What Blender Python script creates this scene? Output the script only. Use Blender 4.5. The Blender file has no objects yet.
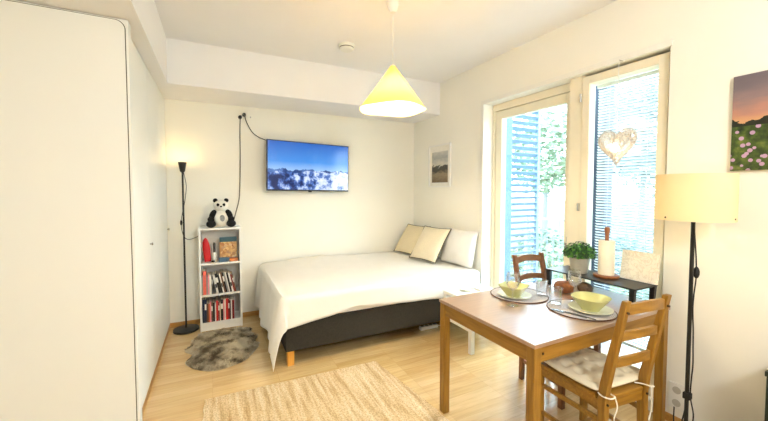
import bpy, bmesh, math, random
from mathutils import Vector, Matrix, noise
random.seed(7)
PI = math.pi
SC = bpy.context.scene
COL = SC.collection

# ------------------------------------------------------------------ materials
def lin(c):
    c = c/255.0
    return c/12.92 if c <= 0.04045 else ((c+0.055)/1.055)**2.4
def rgb(r, g, b): return (lin(r), lin(g), lin(b), 1.0)

def newmat(name):
    m = bpy.data.materials.new(name); m.use_nodes = True
    nt = m.node_tree; nt.nodes.clear()
    out = nt.nodes.new('ShaderNodeOutputMaterial')
    return m, nt, out
def N(nt, kind, **kw):
    n = nt.nodes.new(kind)
    for k, v in kw.items():
        if hasattr(n, k): setattr(n, k, v)
        else: n.inputs[k].default_value = v
    return n
def ramp(nt, stops, fac=None, interp='LINEAR'):
    n = nt.nodes.new('ShaderNodeValToRGB'); cr = n.color_ramp; cr.interpolation = interp
    while len(cr.elements) > 1: cr.elements.remove(cr.elements[0])
    cr.elements[0].position = stops[0][0]; cr.elements[0].color = stops[0][1]
    for p, c in stops[1:]:
        e = cr.elements.new(p); e.color = c
    if fac is not None: nt.links.new(fac, n.inputs['Fac'])
    return n
def mathn(nt, op, a, b=None, clamp=False):
    n = nt.nodes.new('ShaderNodeMath'); n.operation = op; n.use_clamp = clamp
    for i, v in enumerate((a, b)):
        if v is None: continue
        if isinstance(v, (int, float)): n.inputs[i].default_value = v
        else: nt.links.new(v, n.inputs[i])
    return n.outputs[0]
def mixc(nt, fac, a, b):
    n = nt.nodes.new('ShaderNodeMix'); n.data_type = 'RGBA'
    for i, v in ((0, fac), (6, a), (7, b)):
        if isinstance(v, (int, float, tuple)): n.inputs[i].default_value = v
        else: nt.links.new(v, n.inputs[i])
    return n.outputs[2]

def plain(name, col, rough=0.5, metal=0.0, var=0.04, scale=12.0, bump=0.0, bscale=60.0, spec=0.5, stretch=(1,1,1), sheen=0):
    m, nt, out = newmat(name)
    p = N(nt, 'ShaderNodeBsdfPrincipled'); p.inputs['Roughness'].default_value = rough
    p.inputs['Metallic'].default_value = metal; p.inputs['Specular IOR Level'].default_value = spec
    if sheen: p.inputs['Sheen Weight'].default_value = sheen
    tc = N(nt, 'ShaderNodeTexCoord'); mp = N(nt, 'ShaderNodeMapping'); mp.inputs['Scale'].default_value = stretch
    nt.links.new(tc.outputs['Object'], mp.inputs['Vector'])
    nz = N(nt, 'ShaderNodeTexNoise'); nz.inputs['Scale'].default_value = scale; nz.inputs['Detail'].default_value = 4
    nt.links.new(mp.outputs[0], nz.inputs['Vector'])
    a = tuple(min(1, c*(1-var)) for c in col[:3])+(1,); b = tuple(min(1, c*(1+var)) for c in col[:3])+(1,)
    r = ramp(nt, [(0.3, a), (0.7, b)], nz.outputs['Fac'])
    nt.links.new(r.outputs[0], p.inputs['Base Color'])
    if bump:
        n2 = N(nt, 'ShaderNodeTexNoise'); n2.inputs['Scale'].default_value = bscale; n2.inputs['Detail'].default_value = 3
        nt.links.new(mp.outputs[0], n2.inputs['Vector'])
        bp = N(nt, 'ShaderNodeBump'); bp.inputs['Strength'].default_value = bump; bp.inputs['Distance'].default_value = 0.004
        nt.links.new(n2.outputs['Fac'], bp.inputs['Height']); nt.links.new(bp.outputs[0], p.inputs['Normal'])
    nt.links.new(p.outputs[0], out.inputs[0])
    return m
def wood(name, c1, c2, axis=0, rough=0.4, scale=9.0, coat=0.0):
    st = [1, 1, 1]; 
    for i in range(3): st[i] = 0.6 if i == axis else 7.0
    m, nt, out = newmat(name)
    p = N(nt, 'ShaderNodeBsdfPrincipled'); p.inputs['Roughness'].default_value = rough
    if coat: p.inputs['Coat Weight'].default_value = coat; p.inputs['Coat Roughness'].default_value = 0.3; p.inputs['Coat IOR'].default_value = 2.2
    tc = N(nt, 'ShaderNodeTexCoord'); mp = N(nt, 'ShaderNodeMapping'); mp.inputs['Scale'].default_value = st
    nt.links.new(tc.outputs['Object'], mp.inputs['Vector'])
    nz = N(nt, 'ShaderNodeTexNoise'); nz.inputs['Scale'].default_value = scale; nz.inputs['Detail'].default_value = 6; nz.inputs['Distortion'].default_value = 0.4
    nt.links.new(mp.outputs[0], nz.inputs['Vector'])
    r = ramp(nt, [(0.28, c1), (0.72, c2)], nz.outputs['Fac'])
    nt.links.new(r.outputs[0], p.inputs['Base Color'])
    nt.links.new(p.outputs[0], out.inputs[0])
    return m
def emis(name, col, s):
    m, nt, out = newmat(name)
    e = N(nt, 'ShaderNodeEmission'); e.inputs[0].default_value = col; e.inputs[1].default_value = s
    nt.links.new(e.outputs[0], out.inputs[0]); return m
def shade_mat(name, col, trans=0.5, glow=None, gs=0.0):
    m, nt, out = newmat(name)
    d = N(nt, 'ShaderNodeBsdfDiffuse'); d.inputs[0].default_value = col
    t = N(nt, 'ShaderNodeBsdfTranslucent'); t.inputs[0].default_value = col
    mx = N(nt, 'ShaderNodeMixShader'); mx.inputs[0].default_value = trans
    nt.links.new(d.outputs[0], mx.inputs[1]); nt.links.new(t.outputs[0], mx.inputs[2])
    last = mx
    if gs:
        e = N(nt, 'ShaderNodeEmission'); e.inputs[0].default_value = glow; e.inputs[1].default_value = gs
        ad = N(nt, 'ShaderNodeAddShader'); nt.links.new(mx.outputs[0], ad.inputs[0]); nt.links.new(e.outputs[0], ad.inputs[1]); last = ad
    nt.links.new(last.outputs[0], out.inputs[0]); return m
def glass_thin(name, tint=(1, 1, 1, 1), refl=0.08, rough=0.02, edge=0.0):
    m, nt, out = newmat(name)
    t = N(nt, 'ShaderNodeBsdfTransparent'); t.inputs[0].default_value = tint
    g = N(nt, 'ShaderNodeBsdfGlossy'); g.inputs['Roughness'].default_value = rough
    mx = N(nt, 'ShaderNodeMixShader')
    lw = N(nt, 'ShaderNodeLayerWeight'); lw.inputs['Blend'].default_value = 0.35
    f = mathn(nt, 'ADD', mathn(nt, 'MULTIPLY', lw.outputs['Facing'], edge), refl, True)
    nt.links.new(f, mx.inputs[0]); nt.links.new(t.outputs[0], mx.inputs[1]); nt.links.new(g.outputs[0], mx.inputs[2])
    nt.links.new(mx.outputs[0], out.inputs[0]); return m

M = {}
M['wall'] = plain('painted_wall', rgb(246, 243, 231), 0.75, var=0.01, scale=3, bump=0.08, bscale=180)
M['ceiling'] = plain('ceiling_paint', rgb(244, 243, 243), 0.85, var=0.01, scale=3, bump=0.05, bscale=120)
M['cabinet'] = plain('cabinet_lacquer', rgb(242, 243, 238), 0.5, var=0.006, scale=2)
M['trimw'] = plain('trim_paint', rgb(240, 238, 228), 0.4, var=0.01)
M['frame'] = plain('window_frame_paint', rgb(242, 232, 206), 0.4, var=0.015)
M['gap'] = plain('dark_gap', rgb(70, 66, 48), 0.8)
M['white'] = plain('white_lacquer', rgb(242, 240, 234), 0.35, var=0.01)
M['whitepl'] = plain('white_plastic', rgb(238, 236, 228), 0.4, var=0.01)
M['black'] = plain('black_metal', rgb(18, 17, 16), 0.35, var=0.1)
M['rubber'] = plain('black_rubber', rgb(22, 21, 20), 0.6, var=0.1)
M['skirt'] = wood('skirting_wood', rgb(178, 128, 62), rgb(200, 152, 84), 0)
M['pine_x'] = wood('stained_pine_x', rgb(132, 92, 26), rgb(168, 122, 42), 0)
M['pine_y'] = wood('stained_pine_y', rgb(132, 92, 26), rgb(168, 122, 42), 1)
M['pine_z'] = wood('stained_pine_z', rgb(132, 92, 26), rgb(170, 124, 44), 2)
M['pine_top_glare'] = wood('stained_pine_top_glare', rgb(152, 116, 88), rgb(172, 136, 108), 0, rough=0.3, coat=1.0)  # base colour lightened to carry part of the window glare
M['backlit_pine_z'] = wood('pine_backlit_shade_z', rgb(112, 68, 34), rgb(140, 90, 50), 2)  # far chair posts: backlit shade put into the pine colour
M['bedleg'] = wood('bed_leg_wood', rgb(206, 142, 50), rgb(226, 166, 72), 2)
M['screw'] = plain('screw_dark', rgb(52, 32, 16), 0.4)
M['bedbase'] = plain('bed_base_fabric', rgb(52, 47, 38), 0.95, var=0.15, scale=80, bump=0.3, bscale=300)
M['mattress'] = plain('mattress_fabric', rgb(236, 232, 222), 0.9)
M['spread'] = plain('bedspread_cotton', rgb(240, 236, 228), 0.92, var=0.015, scale=8, bump=0.35, bscale=90, sheen=0.1)
M['pillow_w'] = plain('white_pillow_cotton', rgb(242, 240, 236), 0.9, var=0.02, bump=0.3, bscale=22)
M['linen'] = plain('cream_linen', rgb(226, 212, 178), 0.92, var=0.06, scale=120, bump=0.25, bscale=260)
M['linen2'] = plain('pale_linen', rgb(232, 222, 196), 0.92, var=0.06, scale=120, bump=0.25, bscale=260)
M['piping'] = plain('dark_piping', rgb(74, 66, 52), 0.9)
M['seatpad'] = plain('seat_pad_cotton', rgb(232, 222, 196), 0.92, var=0.03, bump=0.2, bscale=150)
M['tie'] = plain('cotton_tie', rgb(240, 234, 218), 0.9)
M['chrome'] = plain('brushed_steel', rgb(190, 190, 188), 0.25, metal=1.0, var=0.02)
M['ceramic_y'] = plain('yellow_green_ceramic', rgb(198, 198, 136), 0.22, var=0.03)
M['ceramic_w'] = plain('pale_ceramic', rgb(228, 228, 204), 0.2, var=0.02)
M['pot'] = plain('grey_glazed_pot', rgb(176, 172, 156), 0.45, var=0.08, scale=20)
M['soil'] = plain('potting_soil', rgb(52, 38, 26), 0.95, var=0.3, scale=60)
M['leaf'] = plain('small_green_leaf', rgb(26, 74, 18), 0.55, var=0.35, scale=30)
M['leaf2'] = plain('light_green_leaf', rgb(92, 150, 50), 0.55, var=0.3, scale=30)
M['paper'] = plain('kitchen_paper', rgb(244, 236, 214), 0.95, bump=0.3, bscale=160)
M['knobwood'] = wood('holder_wood', rgb(128, 74, 40), rgb(156, 98, 58), 2)
M['glass'] = glass_thin('drinking_glass', (0.97, 0.98, 0.99, 1), 0.06, 0.03, 0.65)
M['pane'] = glass_thin('window_pane', (0.95, 0.99, 1.0, 1), 0.03, 0.0, 0.1)
M['pinkish'] = plain('panda_white_plush', rgb(240, 236, 226), 0.95, bump=0.6, bscale=120)
M['plushb'] = plain('panda_black_plush', rgb(20, 19, 20), 0.95, var=0.2, bump=0.6, bscale=120)
M['plushg'] = plain('panda_grey_print', rgb(150, 150, 148), 0.95, var=0.3, scale=50)
M['wicker'] = plain('brown_wicker', rgb(140, 82, 34), 0.6, var=0.35, scale=60, bump=1.0, bscale=120)
M['wicker2'] = plain('dark_gourd_brown', rgb(96, 72, 50), 0.6, var=0.3, scale=60, bump=0.6, bscale=120)
M['spoon'] = plain('cutlery_steel', rgb(120, 120, 122), 0.2, metal=1.0)
M['darkgreen'] = plain('dark_green_lacquer', rgb(22, 40, 30), 0.5, var=0.1)
M['tvback'] = plain('tv_black_plastic', rgb(16, 17, 20), 0.35)

# floor: three-strip light parquet
def floor_mat():
    m, nt, out = newmat('parquet_floor')
    p = N(nt, 'ShaderNodeBsdfPrincipled'); p.inputs['Roughness'].default_value = 0.26; p.inputs['Specular IOR Level'].default_value = 0.8; p.inputs['Coat Weight'].default_value = 0.6; p.inputs['Coat Roughness'].default_value = 0.2; p.inputs['Coat IOR'].default_value = 1.6
    tc = N(nt, 'ShaderNodeTexCoord')
    br = N(nt, 'ShaderNodeTexBrick'); br.offset = 0.37; br.offset_frequency = 1
    br.inputs['Scale'].default_value = 1.0; br.inputs['Mortar Size'].default_value = 0.0008; br.inputs['Mortar Smooth'].default_value = 0.3
    br.inputs['Brick Width'].default_value = 0.46; br.inputs['Row Height'].default_value = 0.068; br.inputs['Bias'].default_value = 0.0
    br.inputs['Color1'].default_value = rgb(222, 186, 126); br.inputs['Color2'].default_value = rgb(236, 206, 150); br.inputs['Mortar'].default_value = rgb(204, 160, 100)
    nt.links.new(tc.outputs['Object'], br.inputs['Vector'])
    mp = N(nt, 'ShaderNodeMapping'); mp.inputs['Scale'].default_value = (0.7, 9, 1); nt.links.new(tc.outputs['Object'], mp.inputs['Vector'])
    nz = N(nt, 'ShaderNodeTexNoise'); nz.inputs['Scale'].default_value = 7; nz.inputs['Detail'].default_value = 6; nz.inputs['Distortion'].default_value = 0.5
    nt.links.new(mp.outputs[0], nz.inputs['Vector'])
    r = ramp(nt, [(0.3, (0.86, 0.82, 0.76, 1)), (0.65, (1, 1, 1, 1))], nz.outputs['Fac'])
    mx = N(nt, 'ShaderNodeMix', data_type='RGBA', blend_type='MULTIPLY'); mx.inputs[0].default_value = 1.0
    nt.links.new(br.outputs['Color'], mx.inputs[6]); nt.links.new(r.outputs[0], mx.inputs[7])
    nt.links.new(mx.outputs[2], p.inputs['Base Color'])
    nt.links.new(p.outputs[0], out.inputs[0]); return m
M['floor'] = floor_mat()

def rug_mat():
    m, nt, out = newmat('woven_jute')
    p = N(nt, 'ShaderNodeBsdfPrincipled'); p.inputs['Roughness'].default_value = 0.95
    tc = N(nt, 'ShaderNodeTexCoord'); mp = N(nt, 'ShaderNodeMapping'); mp.inputs['Scale'].default_value = (14, 1.1, 1)
    nt.links.new(tc.outputs['Object'], mp.inputs['Vector'])
    nz = N(nt, 'ShaderNodeTexNoise'); nz.inputs['Scale'].default_value = 2.2; nz.inputs['Detail'].default_value = 5
    nt.links.new(mp.outputs[0], nz.inputs['Vector'])
    n2 = N(nt, 'ShaderNodeTexNoise'); n2.inputs['Scale'].default_value = 95; n2.inputs['Detail'].default_value = 2
    nt.links.new(tc.outputs['Object'], n2.inputs['Vector'])
    r = ramp(nt, [(0.3, rgb(196, 160, 112)), (0.5, rgb(226, 202, 160)), (0.7, rgb(238, 224, 192))], nz.outputs['Fac'])
    r2 = ramp(nt, [(0.35, (0.62, 0.55, 0.45, 1)), (0.6, (1, 1, 1, 1))], n2.outputs['Fac'])
    mx = N(nt, 'ShaderNodeMix', data_type='RGBA', blend_type='MULTIPLY'); mx.inputs[0].default_value = 0.8
    nt.links.new(r.outputs[0], mx.inputs[6]); nt.links.new(r2.outputs[0], mx.inputs[7]); nt.links.new(mx.outputs[2], p.inputs['Base Color'])
    bp = N(nt, 'ShaderNodeBump'); bp.inputs['Strength'].default_value = 0.9; bp.inputs['Distance'].default_value = 0.006
    nt.links.new(n2.outputs['Fac'], bp.inputs['Height']); nt.links.new(bp.outputs[0], p.inputs['Normal'])
    nt.links.new(p.outputs[0], out.inputs[0]); return m
M['rug'] = rug_mat()

def fur_mat():
    m, nt, out = newmat('mottled_fur')
    p = N(nt, 'ShaderNodeBsdfPrincipled'); p.inputs['Roughness'].default_value = 0.95
    tc = N(nt, 'ShaderNodeTexCoord')
    nz = N(nt, 'ShaderNodeTexNoise'); nz.inputs['Scale'].default_value = 9; nz.inputs['Detail'].default_value = 3
    nt.links.new(tc.outputs['Object'], nz.inputs['Vector'])
    r = ramp(nt, [(0.36, rgb(92, 80, 62)), (0.47, rgb(150, 136, 112)), (0.58, rgb(190, 176, 148))], nz.outputs['Fac'])
    nt.links.new(r.outputs[0], p.inputs['Base Color'])
    nt.links.new(p.outputs[0], out.inputs[0]); return m
M['fur'] = fur_mat()

def mat_woven():
    m, nt, out = newmat('woven_placemat')
    p = N(nt, 'ShaderNodeBsdfPrincipled'); p.inputs['Roughness'].default_value = 0.8
    tc = N(nt, 'ShaderNodeTexCoord')
    w = N(nt, 'ShaderNodeTexWave', wave_type='RINGS', rings_direction='Z'); w.inputs['Scale'].default_value = 38; w.inputs['Distortion'].default_value = 0.6
    nt.links.new(tc.outputs['Object'], w.inputs['Vector'])
    r = ramp(nt, [(0.2, rgb(168, 162, 160)), (0.8, rgb(210, 206, 206))], w.outputs['Fac'])
    nt.links.new(r.outputs[0], p.inputs['Base Color'])
    nt.links.new(p.outputs[0], out.inputs[0]); return m
M['placemat'] = mat_woven()
M['matrim'] = plain('placemat_rim', rgb(92, 66, 54), 0.8)

def screen_mat(w, h):   # snowy ridge under a deep blue sky, object X = across, Z = up
    m, nt, out = newmat('tv_picture')
    tc = N(nt, 'ShaderNodeTexCoord'); sp = N(nt, 'ShaderNodeSeparateXYZ'); nt.links.new(tc.outputs['Object'], sp.inputs[0])
    u = mathn(nt, 'ADD', mathn(nt, 'DIVIDE', sp.outputs['X'], w), 0.5)
    v = mathn(nt, 'ADD', mathn(nt, 'DIVIDE', sp.outputs['Z'], h), 0.5)
    sky = ramp(nt, [(0.42, rgb(150, 190, 240)), (0.6, rgb(64, 140, 222)), (1.0, rgb(34, 96, 186))], v)
    def n1(scale, seed, detail=6, rough=0.6):
        cm = N(nt, 'ShaderNodeCombineXYZ'); nt.links.new(u, cm.inputs[0]); cm.inputs[1].default_value = seed
        n = N(nt, 'ShaderNodeTexNoise'); n.inputs['Scale'].default_value = scale; n.inputs['Detail'].default_value = detail; n.inputs['Roughness'].default_value = rough
        nt.links.new(cm.outputs[0], n.inputs['Vector']); return n.outputs['Fac']
    far = mathn(nt, 'ADD', 0.30, mathn(nt, 'MULTIPLY', n1(9, 3.1), 0.26))
    near = mathn(nt, 'ADD', 0.20, mathn(nt, 'MULTIPLY', n1(4.0, 5.2), 0.38))
    dk = N(nt, 'ShaderNodeTexNoise'); dk.inputs['Scale'].default_value = 11; dk.inputs['Detail'].default_value = 7; dk.inputs['Roughness'].default_value = 0.65
    nt.links.new(tc.outputs['Object'], dk.inputs['Vector'])
    # right side is snowier than left
    bias = mathn(nt, 'ADD', dk.outputs['Fac'], mathn(nt, 'MULTIPLY', mathn(nt, 'SUBTRACT', u, 0.35), 0.24))
    snow = ramp(nt, [(0.40, rgb(14, 36, 92)), (0.5, rgb(70, 112, 190)), (0.58, rgb(200, 216, 244)), (0.75, rgb(255, 255, 255))], bias)
    farc = ramp(nt, [(0.45, rgb(24, 58, 120)), (0.6, rgb(80, 124, 190))], dk.outputs['Fac'])
    mf = mathn(nt, 'MULTIPLY', mathn(nt, 'SUBTRACT', far, v), 80, True)
    mn = mathn(nt, 'MULTIPLY', mathn(nt, 'SUBTRACT', near, v), 80, True)
    c = mixc(nt, mf, sky.outputs[0], farc.outputs[0]); c = mixc(nt, mn, c, snow.outputs[0])
    e = N(nt, 'ShaderNodeEmission'); e.inputs[1].default_value = 0.34; nt.links.new(c, e.inputs[0])
    g = N(nt, 'ShaderNodeBsdfGlossy'); g.inputs['Roughness'].default_value = 0.15; g.inputs[0].default_value = (0.03, 0.03, 0.03, 1)
    ad = N(nt, 'ShaderNodeAddShader'); nt.links.new(e.outputs[0], ad.inputs[0]); nt.links.new(g.outputs[0], ad.inputs[1])
    nt.links.new(ad.outputs[0], out.inputs[0]); return m

def meadow_mat(w, h):   # object Y across, Z up
    m, nt, out = newmat('meadow_print')
    tc = N(nt, 'ShaderNodeTexCoord'); sp = N(nt, 'ShaderNodeSeparateXYZ'); nt.links.new(tc.outputs['Object'], sp.inputs[0])
    v = mathn(nt, 'ADD', mathn(nt, 'DIVIDE', sp.outputs['Z'], h), 0.5)
    nz = N(nt, 'ShaderNodeTexNoise'); nz.inputs['Scale'].default_value = 5; nz.inputs['Detail'].default_value = 5
    mp = N(nt, 'ShaderNodeMapping'); mp.inputs['Scale'].default_value = (1, 1, 3); nt.links.new(tc.outputs['Object'], mp.inputs['Vector']); nt.links.new(mp.outputs[0], nz.inputs['Vector'])
    vv = mathn(nt, 'ADD', v, mathn(nt, 'MULTIPLY', mathn(nt, 'SUBTRACT', nz.outputs['Fac'], 0.5), 0.3))
    sky = ramp(nt, [(0.52, rgb(206, 156, 112)), (0.64, rgb(184, 132, 114)), (0.76, rgb(140, 118, 118)), (0.9, rgb(118, 104, 110)), (1.0, rgb(108, 98, 104))], vv)
    g = N(nt, 'ShaderNodeTexNoise'); g.inputs['Scale'].default_value = 26; g.inputs['Detail'].default_value = 6
    nt.links.new(tc.outputs['Object'], g.inputs['Vector'])
    grass = ramp(nt, [(0.35, rgb(24, 40, 12)), (0.55, rgb(66, 88, 28)), (0.7, rgb(112, 122, 52))], g.outputs['Fac'])
    vo = N(nt, 'ShaderNodeTexVoronoi'); vo.inputs['Scale'].default_value = 32; nt.links.new(tc.outputs['Object'], vo.inputs['Vector'])
    vo.inputs['Randomness'].default_value = 1.0
    flw = mathn(nt, 'LESS_THAN', vo.outputs['Distance'], 0.33)
    sel = N(nt, 'ShaderNodeSeparateColor'); nt.links.new(vo.outputs['Color'], sel.inputs[0])
    flw = mathn(nt, 'MULTIPLY', flw, mathn(nt, 'GREATER_THAN', sel.outputs[0], 0.42))
    grass2 = mixc(nt, flw, grass.outputs[0], rgb(186, 150, 182))
    edge = mathn(nt, 'ADD', 0.53, mathn(nt, 'MULTIPLY', mathn(nt, 'SUBTRACT', g.outputs['Fac'], 0.5), 0.16))
    treel = mathn(nt, 'LESS_THAN', v, edge)
    fld = mathn(nt, 'LESS_THAN', v, 0.47)
    c = mixc(nt, treel, sky.outputs[0], rgb(24, 30, 14)); c = mixc(nt, fld, c, grass2)
    p = N(nt, 'ShaderNodeBsdfPrincipled'); p.inputs['Roughness'].default_value = 0.6
    nt.links.new(c, p.inputs['Base Color']); nt.links.new(p.outputs[0], out.inputs[0]); return m

def shore_mat(w, h):
    m, nt, out = newmat('shore_print')
    tc = N(nt, 'ShaderNodeTexCoord'); sp = N(nt, 'ShaderNodeSeparateXYZ'); nt.links.new(tc.outputs['Object'], sp.inputs[0])
    v = mathn(nt, 'ADD', mathn(nt, 'DIVIDE', sp.outputs['Z'], h), 0.5)
    mp = N(nt, 'ShaderNodeMapping'); mp.inputs['Scale'].default_value = (1, 1, 2.5); nt.links.new(tc.outputs['Object'], mp.inputs['Vector'])
    nz = N(nt, 'ShaderNodeTexNoise'); nz.inputs['Scale'].default_value = 14; nz.inputs['Detail'].default_value = 6; nt.links.new(mp.outputs[0], nz.inputs['Vector'])
    vv = mathn(nt, 'ADD', v, mathn(nt, 'MULTIPLY', mathn(nt, 'SUBTRACT', nz.outputs['Fac'], 0.5), 0.35))
    c = ramp(nt, [(0.0, rgb(120, 98, 72)), (0.2, rgb(150, 132, 104)), (0.32, rgb(70, 66, 58)), (0.46, rgb(60, 62, 60)), (0.52, rgb(206, 202, 190)), (0.75, rgb(160, 164, 164)), (1.0, rgb(206, 204, 196))], vv)
    p = N(nt, 'ShaderNodeBsdfPrincipled'); p.inputs['Roughness'].default_value = 0.5
    nt.links.new(c.outputs[0], p.inputs['Base Color']); nt.links.new(p.outputs[0], out.inputs[0]); return m

def relief_mat():
    m, nt, out = newmat('cream_relief_canvas')
    p = N(nt, 'ShaderNodeBsdfPrincipled'); p.inputs['Roughness'].default_value = 0.85
    tc = N(nt, 'ShaderNodeTexCoord')
    w = N(nt, 'ShaderNodeTexNoise'); w.inputs['Scale'].default_value = 16; w.inputs['Detail'].default_value = 3; w.inputs['Distortion'].default_value = 2.2
    nt.links.new(tc.outputs['Object'], w.inputs['Vector'])
    r = ramp(nt, [(0.44, rgb(244, 238, 222)), (0.5, rgb(226, 216, 196)), (0.56, rgb(246, 240, 222))], w.outputs['Fac'])
    nt.links.new(r.outputs[0], p.inputs['Base Color']); nt.links.new(p.outputs[0], out.inputs[0]); return m

# ------------------------------------------------------------------ geometry helpers
def box(bm, x0, x1, y0, y1, z0, z1, bev=0.0, rot=None, at=None):
    v = [bm.verts.new((x, y, z)) for z in (z0, z1) for y in (y0, y1) for x in (x0, x1)]
    fs = [bm.faces.new([v[i] for i in q]) for q in ((0, 2, 3, 1), (4, 5, 7, 6), (0, 1, 5, 4), (2, 6, 7, 3), (0, 4, 6, 2), (1, 3, 7, 5))]
    vs = v
    if bev > 0:
        es = set(e for f in fs for e in f.edges)
        r = bmesh.ops.bevel(bm, geom=list(es), offset=bev, segments=2, affect='EDGES', profile=0.6)
        vs = list(set(vv for f in r['faces'] for vv in f.verts))
        vs = list(set(vs) | set(x for x in v if x.is_valid))
    if rot is not None or at is not None:
        Mx = Matrix.Translation(at or (0, 0, 0)) @ (rot or Matrix()).to_4x4()
        for p in set(vs): p.co = Mx @ p.co
    return vs
def frame_axes(d):
    d = d.normalized(); a = Vector((0, 0, 1)) if abs(d.z) < 0.95 else Vector((1, 0, 0))
    x = d.cross(a).normalized(); y = d.cross(x).normalized(); return x, y
def cyl(bm, p0, p1, r0, r1=None, seg=20, cap=True):
    r1 = r0 if r1 is None else r1; p0 = Vector(p0); p1 = Vector(p1); x, y = frame_axes(p1-p0)
    A = [bm.verts.new(p0+(x*math.cos(2*PI*i/seg)+y*math.sin(2*PI*i/seg))*r0) for i in range(seg)]
    B = [bm.verts.new(p1+(x*math.cos(2*PI*i/seg)+y*math.sin(2*PI*i/seg))*r1) for i in range(seg)]
    for i in range(seg): bm.faces.new((A[i], A[(i+1) % seg], B[(i+1) % seg], B[i]))
    if cap: bm.faces.new(A[::-1]); bm.faces.new(B)
def beam(bm, p0, p1, w0, d0, w1=None, d1=None, xa=(1, 0, 0)):
    """square-section bar from p0 to p1; xa = direction of width"""
    w1 = w0 if w1 is None else w1; d1 = d0 if d1 is None else d1
    p0 = Vector(p0); p1 = Vector(p1); d = (p1-p0).normalized(); xa = Vector(xa); xa = (xa-d*xa.dot(d)).normalized(); ya = d.cross(xa)
    A = [bm.verts.new(p0+xa*sx*w0/2+ya*sy*d0/2) for sx, sy in ((-1, -1), (1, -1), (1, 1), (-1, 1))]
    B = [bm.verts.new(p1+xa*sx*w1/2+ya*sy*d1/2) for sx, sy in ((-1, -1), (1, -1), (1, 1), (-1, 1))]
    for i in range(4): bm.faces.new((A[i], A[(i+1) % 4], B[(i+1) % 4], B[i]))
    bm.faces.new(A[::-1]); bm.faces.new(B)
def lathe(bm, prof, c=(0, 0, 0), seg=32, sq=0.0, wave=None):
    """prof = [(r, z)...]; sq squares the outline"""
    rings = []
    for r, z in prof:
        ring = []
        if r < 1e-6: ring = [bm.verts.new((c[0], c[1], c[2]+z))]
        else:
            for i in range(seg):
                a = 2*PI*i/seg; k = 1.0
                if sq: 
                    n = 2+sq*4; k = (abs(math.cos(a))**n+abs(math.sin(a))**n)**(-1/n)
                dz = wave(a, r, z) if wave else 0
                ring.append(bm.verts.new((c[0]+r*k*math.cos(a), c[1]+r*k*math.sin(a), c[2]+z+dz)))
        rings.append(ring)
    for A, B in zip(rings, rings[1:]):
        for i in range(seg):
            j = (i+1) % seg
            if len(A) == 1 and len(B) == 1: continue
            if len(A) == 1: bm.faces.new((A[0], B[i], B[j]))
            elif len(B) == 1: bm.faces.new((A[i], B[0], A[j]))
            else: bm.faces.new((A[i], B[i], B[j], A[j]))
def spline(pts, n=8):
    P = [Vector(p) for p in pts]; P = [P[0]*2-P[1]]+P+[P[-1]*2-P[-2]]; out = []
    for i in range(1, len(P)-2):
        for k in range(n):
            t = k/n; a, b, c, d = P[i-1:i+3]
            out.append(0.5*((2*b)+(c-a)*t+(2*a-5*b+4*c-d)*t*t+(-a+3*b-3*c+d)*t**3))
    out.append(P[-2]); return out
def tube(bm, pts, r, seg=8, smooth=8, closed=False):
    P = spline(pts, smooth) if smooth else [Vector(p) for p in pts]
    rings = []; n = len(P); xa = None
    for i, p in enumerate(P):
        d = (P[(i+1) % n]-P[i-1]) if closed else (P[min(i+1, n-1)]-P[max(i-1, 0)])
        d = d.normalized() if d.length > 1e-9 else Vector((0, 0, 1))
        if xa is None: xa, _ = frame_axes(d)
        xa = (xa-d*xa.dot(d)); xa = xa.normalized() if xa.length > 1e-6 else frame_axes(d)[0]
        ya = d.cross(xa)
        rings.append([bm.verts.new(p+(xa*math.cos(2*PI*k/seg)+ya*math.sin(2*PI*k/seg))*r) for k in range(seg)])
    L = n if closed else n-1
    for i in range(L):
        A, B = rings[i], rings[(i+1) % n]
        for k in range(seg): bm.faces.new((A[k], A[(k+1) % seg], B[(k+1) % seg], B[k]))
    if not closed: bm.faces.new(rings[0][::-1]); bm.faces.new(rings[-1])
def ball(bm, c, r, sc=(1, 1, 1), rot=None, u=20, v=14):
    g = bmesh.ops.create_uvsphere(bm, u_segments=u, v_segments=v, radius=r)
    Mx = Matrix.Translation(c) @ (rot.to_4x4() if rot else Matrix()) @ Matrix.Diagonal((sc[0], sc[1], sc[2], 1))
    for p in g['verts']: p.co = Mx @ p.co
def R(ax, deg): return Matrix.Rotation(math.radians(deg), 4, ax)

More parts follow.
